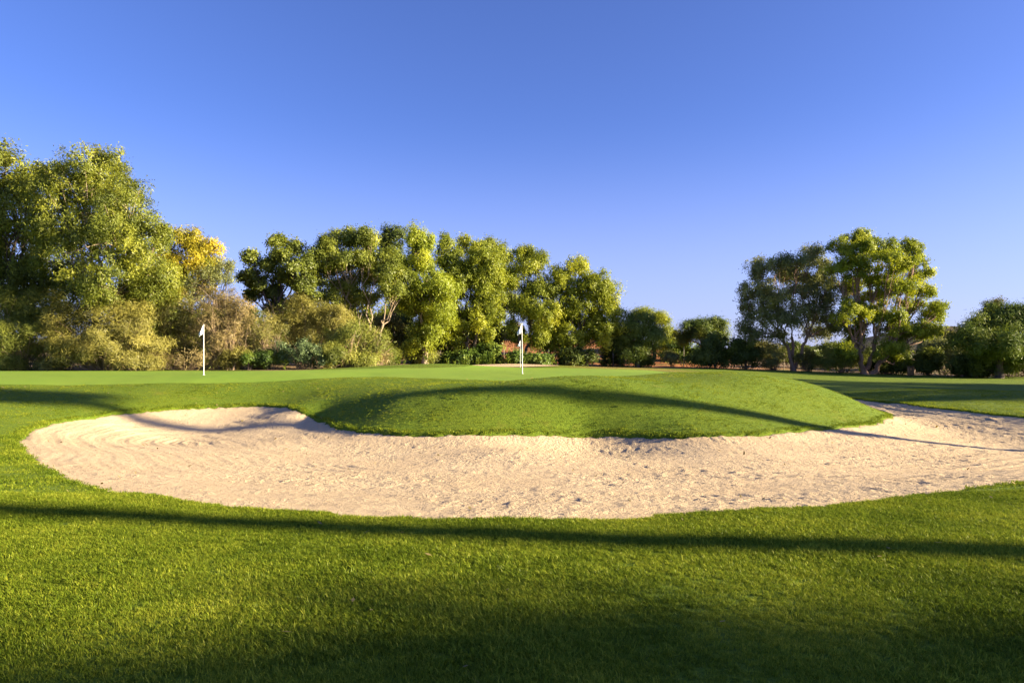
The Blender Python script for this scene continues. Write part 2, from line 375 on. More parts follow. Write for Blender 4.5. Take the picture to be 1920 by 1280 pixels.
def leaves_mesh(name, mat, spray, out, N, ln, wd, spread, droop, r, follow=.0, tint_c=None, hang=0.):
    """N pointed leaves in sprays. spray: (k,3) points, out: (k,3) outward directions"""
    k = r.integers(0, len(spray), N)
    pos = spray[k] + r.normal(0, 1, (N, 3)) * spread * np.where(r.random(N) < .12, 1.6, 1.0)[:, None]
    pos[:, 2] -= r.exponential(1, N) * hang
    o = out[k]
    nrm = unit(o * 1.15 + r.normal(0, .5, (N, 3)) + np.array([0, 0, .2]))
    d = r.normal(0, 1, (N, 3)) + o * follow; d[:, 2] -= droop
    d = unit(d - nrm * (d * nrm).sum(1, keepdims=True)); s = np.cross(nrm, d)
    L = (ln * r.uniform(.6, 1.25, N))[:, None]; Wd = (wd * r.uniform(.7, 1.2, N))[:, None]
    v = np.stack([pos - d * L * .5 - s * Wd * .5, pos - d * L * .38 + s * Wd * .5, pos + d * L * .5], 1).reshape(-1, 3)
    f = np.arange(3 * N).reshape(N, 3)
    tint = r.uniform(0, 1, N) * .26 + (tint_c[k] if tint_c is not None else .35)
    return mesh_np(name, v, f, mat, False, dict(tint=np.repeat(np.clip(tint, 0, 1), 3)))

def crown_points(blobs, clump_r, spray_per, r, flat=.85, hollow=.35):
    """blobs: list of (centre, (rx,ry,rz)) -> clump centres per blob and spray points"""
    sp = []; ou = []; tc_ = []; cl = []
    for c, rad in blobs:
        rad = np.array(rad); area = (rad[0] * rad[2] + rad[0] * rad[1] + rad[1] * rad[2]) * 4.2 / 3 * 3
        k = max(4, int(area / (clump_r ** 2 * 5.2)))
        u = unit(r.normal(0, 1, (k, 3))); q = (hollow + (1 - hollow) * r.random(k) ** .6) * np.where(r.random(k) < .22, 1.28, 1.0)
        cc = c + u * q[:, None] * np.maximum(rad - clump_r * .55, rad * .3)
        cr = clump_r * r.uniform(.5, 1.35, k); ct = np.clip(r.normal(.36, .18, k), 0, .8)
        cl.append(cc)
        m_ = spray_per
        w = unit(r.normal(0, 1, (k, m_, 3)) + np.array([0, 0, .5])); rr_ = cr[:, None, None] * (.45 + .62 * r.random((k, m_, 1)) ** .8)
        s_ = cc[:, None] + w * rr_ * np.array([1.1, 1.1, flat])
        sp.append(s_.reshape(-1, 3)); ou.append(unit(w + u[:, None] * .5).reshape(-1, 3)); tc_.append(np.repeat(ct, m_))
    return np.concatenate(sp), np.concatenate(ou), np.concatenate(tc_), cl

M = {}
M['euc'] = leaf_mat('leaves_olive', (.052, .070, .015), (.120, .146, .021), (.225, .24, .029), .4)
M['yel'] = leaf_mat('leaves_yellow_green', (.078, .100, .013), (.165, .196, .019), (.295, .305, .026), .42)
M['gold'] = leaf_mat('leaves_golden', (.085, .105, .012), (.25, .22, .016), (.40, .31, .024), .4)
M['dark'] = leaf_mat('leaves_dark_green', (.030, .046, .012), (.068, .092, .017), (.14, .16, .022), .3)
M['pine'] = leaf_mat('needles_pine', (.032, .054, .011), (.072, .105, .017), (.14, .165, .022), .3)
M['grey'] = leaf_mat('leaves_grey_green', (.070, .084, .032), (.145, .16, .052), (.24, .25, .072), .4)
M['feather'] = leaf_mat('leaves_feathery_gold', (.085, .082, .020), (.165, .155, .034), (.28, .25, .058), .3)
M['featherg'] = leaf_mat('leaves_feathery_green', (.06, .075, .014), (.13, .15, .024), (.24, .235, .04), .3)
M['tan'] = leaf_mat('leaves_dry_tan', (.085, .070, .028), (.165, .130, .05), (.26, .20, .085), .2)
M['brown'] = leaf_mat('leaves_brown_green', (.065, .068, .020), (.130, .126, .032), (.21, .19, .05), .3)
M['blue'] = leaf_mat('leaves_blue_green', (.04, .065, .03), (.085, .125, .05), (.15, .19, .07), .3)
M['hedge'] = leaf_mat('leaves_hedge_green', (.03, .055, .012), (.075, .12, .018), (.15, .19, .025), .3)
M['olive'] = leaf_mat('leaves_sunny_olive', (.050, .066, .013), (.122, .144, .020), (.235, .24, .026), .4)
M['lime'] = leaf_mat('leaves_lime', (.080, .110, .012), (.180, .218, .018), (.32, .33, .024), .42)
B = {}
B['pale'] = bark_mat('bark_pale', (.22, .16, .10), (.42, .33, .23))
B['pink'] = bark_mat('bark_pinkish', (.16, .09, .06), (.36, .23, .16))
B['dark'] = bark_mat('bark_dark', (.045, .034, .026), (.13, .095, .07))
B['dry'] = bark_mat('dry_stems', (.20, .14, .08), (.42, .31, .19))

STYLE = dict(  # leaf length, width, spray spread, droop, follow, clump radius factor, spray per clump, flat
    euc=(.24, .085, .15, .9, 0, 1.0, 16, .9), pine=(.20, .035, .13, -.1, .8, .9, 20, .75),
    feather=(.36, .034, .16, .2, .9, .9, 18, .9), broad=(.20, .11, .14, .35, .2, 1., 16, .85), tiny=(.13, .06, .10, .1, .3, .8, 14, .9))

def make_tree(name, label, cat, base, d, blobs, leaf, bark, N, style='euc', trunk_r=.22, fork=.35, stems=1, depth=.9, clump=.75, group=None, seed=1, lean=0., twig=True, size=1.0, grow=1.32):
    """base: photo x of the trunk foot; blobs: photo (x, y, rx, ry) of crown masses at depth d"""
    r = np.random.default_rng(seed)
    bx = (base - 960) / F * d; bz = float(height(np.array([bx]), np.array([d]))[0])
    root = bpy.data.objects.new(name, None); COL.objects.link(root); root.location = (bx, d, bz - .04)
    root.empty_display_size = .3
    tag(root, label, cat, group)
    org = np.array([bx, d, bz - .04]); s = d / F
    bl = []
    allx = [b[0] for b in blobs]; span = (max(allx) - min(allx)) * s * .5 + 1e-3
    for q, (x, y, rx, ry) in enumerate(blobs):
        c = px(x, y, d) - org
        off = abs(x - (max(allx) + min(allx)) / 2) * s / (span + 1e-3)
        c[1] += r.uniform(-1, 1) * span * depth * .75 * (1 - .6 * min(off, 1))
        # keep its place in view while it shifts in depth
        sc = (d + c[1]) / d; w = c + org; w = np.array([w[0] * sc, w[1], CAMZ + (w[2] - CAMZ) * sc]); c = w - org
        bl.append((c, (rx * s * grow, (rx + ry) * .5 * s * 1.1 * grow, ry * s * grow)))
    ln, wd, spd, dr, fo, cf, spc, flat = STYLE[style]; size *= 1.02; N = int(N * 2.15)
    sp, ou, tc_, cl = crown_points(bl, clump * cf, spc, r, flat)
    gl = sp[:, 2] > .05
    if gl.sum() < 40: print('SUNK', label, gl.sum(), [c[2] for c, _ in bl]); gl = np.ones(len(sp), bool)
    sp, ou, tc_ = sp[gl], ou[gl], tc_[gl]
    link('crown', leaves_mesh('crown', M[leaf], sp, ou, N, ln * size, wd * size, spd * size, dr, r, fo, tc_, .14 if style == 'euc' else .05), root)
    T = Tubes(); top = max(1.2, max(c[2] for c, _ in bl)); cx_ = np.mean([c[0] for c, _ in bl]); cy_ = np.mean([c[1] for c, _ in bl])
    fz = top * fork
    forks = []
    for k in range(stems):
        o0 = np.array([r.normal(0, trunk_r * .9), r.normal(0, trunk_r * .9), 0]) if stems > 1 else np.zeros(3)
        tip = np.array([cx_ * .25 + (k - (stems - 1) / 2) * top * .10 + lean, cy_ * .3 + r.normal(0, .3), fz])
        tr_ = trunk_r * (1 if stems == 1 else .75)
        pts = curve(o0 + [0, 0, -.15], tip, 0, 8, .05 * top * .12, r); rad = np.linspace(tr_ * 1.15, tr_ * .72, 8); rad[0] *= 1.35; rad[1] *= 1.1
        T.add(pts, rad, 9); forks.append((pts, tr_ * .72))
    for (c, rad), cc in zip(bl, cl):
        pts, fr = forks[int(np.argmin([np.linalg.norm(p_[-1][:2] - c[:2]) for p_, _ in forks]))]
        kk = -1 if c[2] > pts[-1][2] * 1.05 else max(2, int(len(pts) * .75 * max(c[2], .2) / max(pts[-1][2], .3)))
        kk = max(-1, min(kk, len(pts) - 1))
        a = pts[kk]; lr = min(fr * .6, .045 + .028 * np.linalg.norm(c - a) ** .5 + trunk_r * .12)
        lp = curve(a, c, -.06 * np.linalg.norm(c - a), 7, .05 * np.linalg.norm(c - a) ** .8, r)
        T.add(lp, np.linspace(lr, lr * .3, 7), 6)
        if twig:
            for q in r.permutation(len(cc))[:14]:
                st = lp[r.integers(3, 7)]
                T.add(curve(st, cc[q], .05, 4, .06, r), np.linspace(lr * .32, .012, 4), 4)
    link('trunk', T.mesh('trunk', B[bark]), root)
    return root

def make_shrub(name, label, base, d, blobs, leaf, N, style='feather', bark='dry', nst=60, st_len=1.0, group=None, seed=1, size=1.0, clump=.5, depth=.8, cat='shrub', st_r=.016, lean=0.):
    r = np.random.default_rng(seed)
    bx = (base - 960) / F * d; bz = float(height(np.array([bx]), np.array([d]))[0])
    root = bpy.data.objects.new(name, None); COL.objects.link(root); root.location = (bx, d, bz - .03); root.empty_display_size = .3
    tag(root, label, cat, group); org = np.array([bx, d, bz - .03]); s = d / F
    bl = []
    for (x, y, rx, ry) in blobs:
        c = px(x, y, d) - org; c[1] += r.uniform(-1, 1) * rx * s * depth * .5
        g_ = 1.14; bl.append((c, (rx * s * g_, rx * s * depth * g_, ry * s * g_)))
    ln, wd, spd, dr, fo, cf, spc, flat = STYLE[style]; N = int(N * 1.8); size *= .9
    sp, ou, tc_, cl = crown_points(bl, clump * cf, spc, r, flat, .45)
    gl = sp[:, 2] > .03; sp, ou, tc_ = sp[gl], ou[gl], tc_[gl]
    if style == 'feather': ou = unit(ou + unit(sp * np.array([1, 1, .8])) * .8)
    link('foliage', leaves_mesh('foliage', M[leaf], sp, ou, N, ln * size, wd * size, spd * size, dr, r, fo, tc_), root)
    T = Tubes(); allc = np.concatenate(cl)
    for k in range(nst):
        q = allc[r.integers(0, len(allc))] * np.array([1, 1, 1]) * st_len * r.uniform(.7, 1.12)
        b0 = np.array([q[0] * .22 + r.normal(0, .12), q[1] * .22 + r.normal(0, .12), -.05])
        hh = np.linalg.norm(q - b0)
        q = q + np.array([lean * hh, 0, 0])
        pts = curve(b0, q, -.08 * hh, 6, .03 * hh, r)
        T.add(pts, np.linspace(st_r * r.uniform(.8, 1.6), st_r * .3, 6), 4)
        for _ in range(2):
            a = pts[r.integers(2, 5)]; e = a + unit((q - b0) + r.normal(0, .45 * hh, 3)) * hh * r.uniform(.2, .4); e[2] = max(e[2], .05)
            T.add(curve(a, e, .02 * hh, 4, .01, r), np.linspace(st_r * .6, st_r * .25, 4), 3)
    link('stems', T.mesh('stems', B[bark]), root)
    return root
# ------------------------------------------------------------------ trees (photo x of foot, depth in metres, crown masses in photo pixels)
TR = 'trees along the far edge of the course'
make_tree('broadleaf_tree', 'tall olive and yellow tree behind the green feathery shrub', 'tree', 22, 45,
    [(5, 325, 48, 42), (-45, 360, 60, 60), (62, 335, 34, 34), (30, 395, 52, 48), (-40, 450, 60, 60), (40, 465, 55, 45), (5, 525, 50, 40), (75, 525, 40, 40)], 'olive', 'dark', 28000, seed=11, trunk_r=.3, clump=.7)
make_tree('eucalyptus_tree', 'tallest drooping olive eucalyptus rising behind the golden feathery shrub', 'tree', 195, 42,
    [(165, 312, 50, 38), (208, 345, 58, 46), (122, 345, 42, 38), (238, 392, 46, 46), (160, 398, 62, 52), (100, 410, 42, 48), (264, 440, 40, 38), (200, 455, 68, 52), (120, 478, 52, 48), (272, 498, 45, 40), (212, 528, 58, 38), (150, 545, 50, 32), (298, 440, 22, 22), (305, 525, 36, 38), (255, 555, 40, 28)],
    'olive', 'pale', 56000, seed=12, trunk_r=.32, clump=.6, stems=2, size=.78)
make_tree('golden_tree', 'bright golden yellow tree top beside the tall eucalyptus', 'tree', 362, 51,
    [(345, 455, 36, 24), (386, 470, 28, 22), (318, 490, 28, 26), (362, 500, 42, 24), (300, 530, 34, 32), (398, 492, 22, 16), (345, 535, 40, 24)], 'gold', 'dark', 12000, seed=13, clump=.6, fork=.5)
make_tree('twiggy_tree', 'small dark twiggy tree between the golden tree and open sky', 'tree', 400, 48,
    [(410, 508, 24, 22), (386, 526, 28, 20), (430, 498, 11, 12), (365, 545, 25, 18), (425, 525, 14, 10)], 'grey', 'dark', 3600, style='tiny', seed=14, clump=.5, fork=.45, trunk_r=.14)
make_tree('dark_tree', 'dark green tree with a loose spreading crown behind the dry shrubs', 'tree', 520, 54,
    [(517, 453, 22, 12), (548, 466, 20, 14), (530, 478, 24, 10), (468, 484, 18, 11), (500, 498, 24, 12), (552, 500, 24, 18), (530, 520, 26, 14), (466, 516, 22, 8), (486, 532, 24, 11), (515, 550, 26, 14), (470, 552, 16, 10), (530, 575, 28, 20), (565, 530, 22, 24), (575, 565, 22, 20), (580, 495, 16, 18)], 'euc', 'dark', 17000, style='broad', seed=15, clump=.62, size=1.1, grow=1.12)
make_tree('umbrella_tree', 'broad flat-topped olive tree with several pale spreading stems', 'tree', 688, 56,
    [(640, 449, 52, 15), (690, 452, 28, 19), (608, 474, 32, 18), (652, 488, 46, 18), (702, 488, 38, 22), (738, 512, 24, 22), (612, 505, 33, 14), (690, 520, 42, 17), (738, 545, 24, 15), (642, 540, 36, 14), (592, 528, 22, 14), (670, 560, 34, 12), (615, 560, 26, 10), (760, 535, 16, 20)], 'euc', 'pale', 40000, style='tiny', seed=16, clump=.75, stems=4, fork=.32, trunk_r=.2, size=1.5)
make_tree('slender_tree', 'slender dark green tree top rising between two olive trees', 'tree', 738, 68,
    [(725, 444, 17, 17), (748, 440, 14, 14), (735, 475, 26, 22), (746, 512, 26, 30), (752, 560, 22, 25)], 'dark', 'dark', 11000, seed=17, clump=.7, style='broad')
make_tree('eucalyptus_tree', 'twin-topped eucalyptus with lime leaves drooping almost to the ground', 'tree', 797, 58,
    [(774, 450, 17, 19), (800, 455, 13, 14), (785, 490, 23, 25), (805, 528, 33, 24), (780, 565, 28, 26), (822, 580, 34, 28), (800, 618, 30, 26), (780, 642, 20, 16), (835, 545, 20, 25)], 'lime', 'pale', 27000, seed=18, clump=.65, fork=.3)
make_tree('eucalyptus_tree', 'full yellow green eucalyptus over the broken dry branches', 'tree', 884, 60.5,
    [(832, 455, 14, 14), (885, 460, 25, 17), (850, 485, 30, 25), (905, 490, 30, 25), (875, 520, 35, 25), (922, 520, 24, 24), (845, 540, 28, 25), (902, 555, 30, 25), (868, 598, 32, 26), (926, 570, 22, 25), (850, 630, 24, 18), (912, 612, 24, 22)], 'yel', 'dark', 34000, seed=19, clump=.7, fork=.25, stems=2)
make_tree('olive_tree', 'olive tree top peeping out behind the full yellow green eucalyptus', 'tree', 935, 68,
    [(922, 462, 20, 14), (945, 482, 18, 16), (948, 520, 20, 20), (950, 560, 22, 25)], 'euc', 'dark', 8000, seed=20, clump=.7)
make_tree('open_crowned_tree', 'tree with a rounded tuft on top and bare inner branches over the twin pins', 'tree', 980, 62.5,
    [(985, 476, 22, 14), (1012, 485, 16, 11), (985, 500, 28, 12), (962, 522, 20, 20), (1000, 545, 30, 18), (1038, 540, 22, 18), (985, 575, 26, 20), (1020, 590, 28, 22), (968, 618, 22, 20), (1012, 635, 26, 16)], 'yel', 'dark', 22000, seed=21, clump=.65, fork=.3, stems=2, trunk_r=.2)
make_tree('rounded_eucalyptus', 'large rounded eucalyptus at the open end of the middle row', 'tree', 1085, 63.5,
    [(1085, 498, 22, 14), (1060, 516, 24, 20), (1112, 526, 28, 24), (1138, 548, 17, 24), (1080, 556, 40, 30), (1132, 586, 33, 28), (1058, 600, 30, 28), (1100, 618, 40, 25), (1138, 632, 20, 24), (1070, 640, 28, 16)], 'yel', 'dark', 32000, seed=22, clump=.75, fork=.28)
make_tree('pine_tree', 'rounded dark pine standing in the shade of the large rounded eucalyptus', 'tree', 1195, 64,
    [(1195, 604, 30, 20), (1180, 630, 33, 24), (1216, 635, 28, 24), (1200, 658, 40, 18)], 'pine', 'dark', 15000, style='pine', seed=23, clump=.7, trunk_r=.2, size=1.3)
make_tree('pine_tree', 'tufted sunlit pine poking out behind the rounded dark pine', 'tree', 1226, 76,
    [(1200, 588, 22, 10), (1232, 595, 15, 12), (1241, 604, 11, 8), (1234, 624, 17, 13), (1248, 648, 15, 18)], 'yel', 'dark', 9000, style='pine', seed=24, clump=.7, trunk_r=.2, size=1.5)  # sunlit look put into the colour: yellow-green leaves in place of pine needles
make_tree('umbrella_pine', 'low umbrella pine with a dense dark domed top', 'tree', 1318, 72,
    [(1330, 608, 32, 11), (1300, 614, 30, 12), (1350, 619, 15, 12), (1284, 630, 20, 13), (1320, 628, 30, 9), (1345, 634, 20, 8)], 'pine', 'pink', 15000, style='pine', seed=25, clump=.7, fork=.5, trunk_r=.22, size=1.4)
make_tree('grey_eucalyptus', 'airy grey green eucalyptus standing beside the bright spreading tree', 'tree', 1492, 65,
    [(1520, 477, 20, 17), (1460, 492, 22, 14), (1495, 492, 20, 14), (1428, 508, 24, 20), (1480, 518, 33, 22), (1530, 508, 27, 24), (1415, 540, 24, 24), (1452, 552, 30, 24), (1502, 552, 33, 24), (1550, 548, 24, 26), (1402, 578, 20, 22), (1442, 590, 28, 22), (1396, 608, 14, 14), (1530, 588, 33, 20), (1562, 605, 24, 18), (1482, 595, 26, 20), (1420, 625, 24, 13), (1530, 622, 26, 12), (1455, 628, 22, 10)], 'grey', 'pink', 31000, seed=26, clump=.7, fork=.3, stems=3, trunk_r=.22)
make_tree('spreading_tree', 'bright yellow green spreading tree with a thick reddish trunk', 'tree', 1628, 62,
    [(1600, 447, 26, 14), (1570, 464, 17, 14), (1612, 472, 34, 17), (1650, 468, 29, 18), (1700, 468, 22, 16), (1716, 484, 20, 16), (1672, 492, 35, 18), (1602, 504, 25, 22), (1568, 497, 15, 19), (1722, 512, 24, 16), (1650, 524, 26, 14), (1692, 536, 36, 14), (1730, 546, 24, 11), (1604, 548, 24, 24), (1625, 588, 30, 22), (1668, 592, 26, 12), (1705, 572, 25, 11), (1764, 576, 20, 11), (1742, 592, 24, 11), (1692, 618, 44, 16), (1740, 618, 26, 15), (1600, 622, 22, 22), (1585, 585, 18, 22), (1665, 654, 30, 14), (1692, 672, 26, 13), (1645, 555, 22, 14), (1590, 655, 18, 14)], 'lime', 'pink', 54000, style='broad', seed=27, clump=.6, fork=.16, stems=3, trunk_r=.30, size=.92)
make_tree('pine_tree', 'big dense dark pine with branches sweeping down beyond the fairway', 'tree', 1872, 58,
    [(1880, 590, 35, 20), (1840, 606, 30, 20), (1912, 604, 33, 26), (1820, 640, 28, 22), (1870, 640, 40, 25), (1922, 650, 30, 26), (1836, 668, 28, 13), (1892, 670, 30, 13), (1965, 640, 45, 45), (1860, 690, 40, 8)], 'pine', 'dark', 34000, style='pine', seed=28, clump=.65, trunk_r=.3, size=1.75)
make_tree('sparse_tree', 'sparse brownish tree top poking out above the big dense pine', 'tree', 1866, 86,
    [(1870, 570, 12, 7), (1852, 573, 8, 6), (1862, 585, 15, 10)], 'brown', 'dark', 2200, style='tiny', seed=29, clump=.6, trunk_r=.15, size=1.6)

# growth further back that closes the gaps
BK = 'trees on the bank behind the front row'
BACK = [(300, 600, 58, 60, 48, 'euc', 'olive tree in the shade behind the dark brownish shrub'), (405, 605, 60, 50, 44, 'brown', 'brownish tree behind the tan dry bush'), (560, 592, 76, 46, 42, 'brown', 'brownish tree in the gap below the loose spreading crown'), (665, 585, 72, 62, 44, 'euc', 'olive tree filling the shade behind the pale spreading stems'), (745, 600, 78, 34, 36, 'dark', 'dark tree behind the slender tree top'), (830, 590, 80, 34, 44, 'euc', 'olive tree behind the twin-topped and full eucalyptus'), (1165, 640, 80, 24, 26, 'euc', 'olive tree closing the gap beside the rounded dark pine'),
        (715, 615, 88, 30, 26, 'brown', 'brown green tree in the shade between the flat-topped tree and twin-topped eucalyptus'), (960, 625, 92, 26, 20, 'feather', 'golden lit bushy tree on the red bank behind the twin pins'),  # the golden lit tree has its light put into the leaf colour
        (1030, 618, 90, 26, 22, 'euc', 'olive bushy tree on the red bank behind the open-crowned tree'), (905, 600, 95, 24, 24, 'euc', 'olive tree in the gap behind the full yellow green eucalyptus'), (1265, 640, 84, 16, 14, 'yel', 'lime green bush-like tree at the foot of the umbrella pine'),
        (1430, 652, 98, 28, 11, 'brown', 'low brownish tree on the hill behind the airy grey eucalyptus'), (1560, 655, 100, 26, 11, 'euc', 'low olive tree on the hill between the airy grey eucalyptus and bright spreading tree'), (1490, 655, 104, 26, 10, 'dark', 'low dark tree on the hill seen under the airy grey eucalyptus'),
        (1742, 645, 108, 20, 14, 'grey', 'grey scrubby tree on the slope behind the bright spreading tree'), (1778, 635, 112, 18, 14, 'brown', 'brown scrubby tree on the slope beside the big dense pine'), (1800, 660, 90, 20, 16, 'grey', 'pale grey green tree low on the slope beside the big dense pine'),
        (580, 610, 80, 34, 28, 'dark', 'dark tree filling the gap behind the dry yellowish shrub')]
for q, (x, y, d, rx, ry, lf, lab) in enumerate(BACK):
    make_tree('bank_tree', lab, 'tree', x, d, [(x - rx * .4, y + ry * .2, rx * .6, ry * .8), (x + rx * .4, y + ry * .1, rx * .6, ry * .75), (x, y - ry * .25, rx * .55, ry * .7), (x - rx * .1, y + ry * .9, rx * .8, ry * .5)], lf, 'dark', 5200, style='broad', seed=60 + q, clump=.7, trunk_r=.15, size=1.5, group=BK)

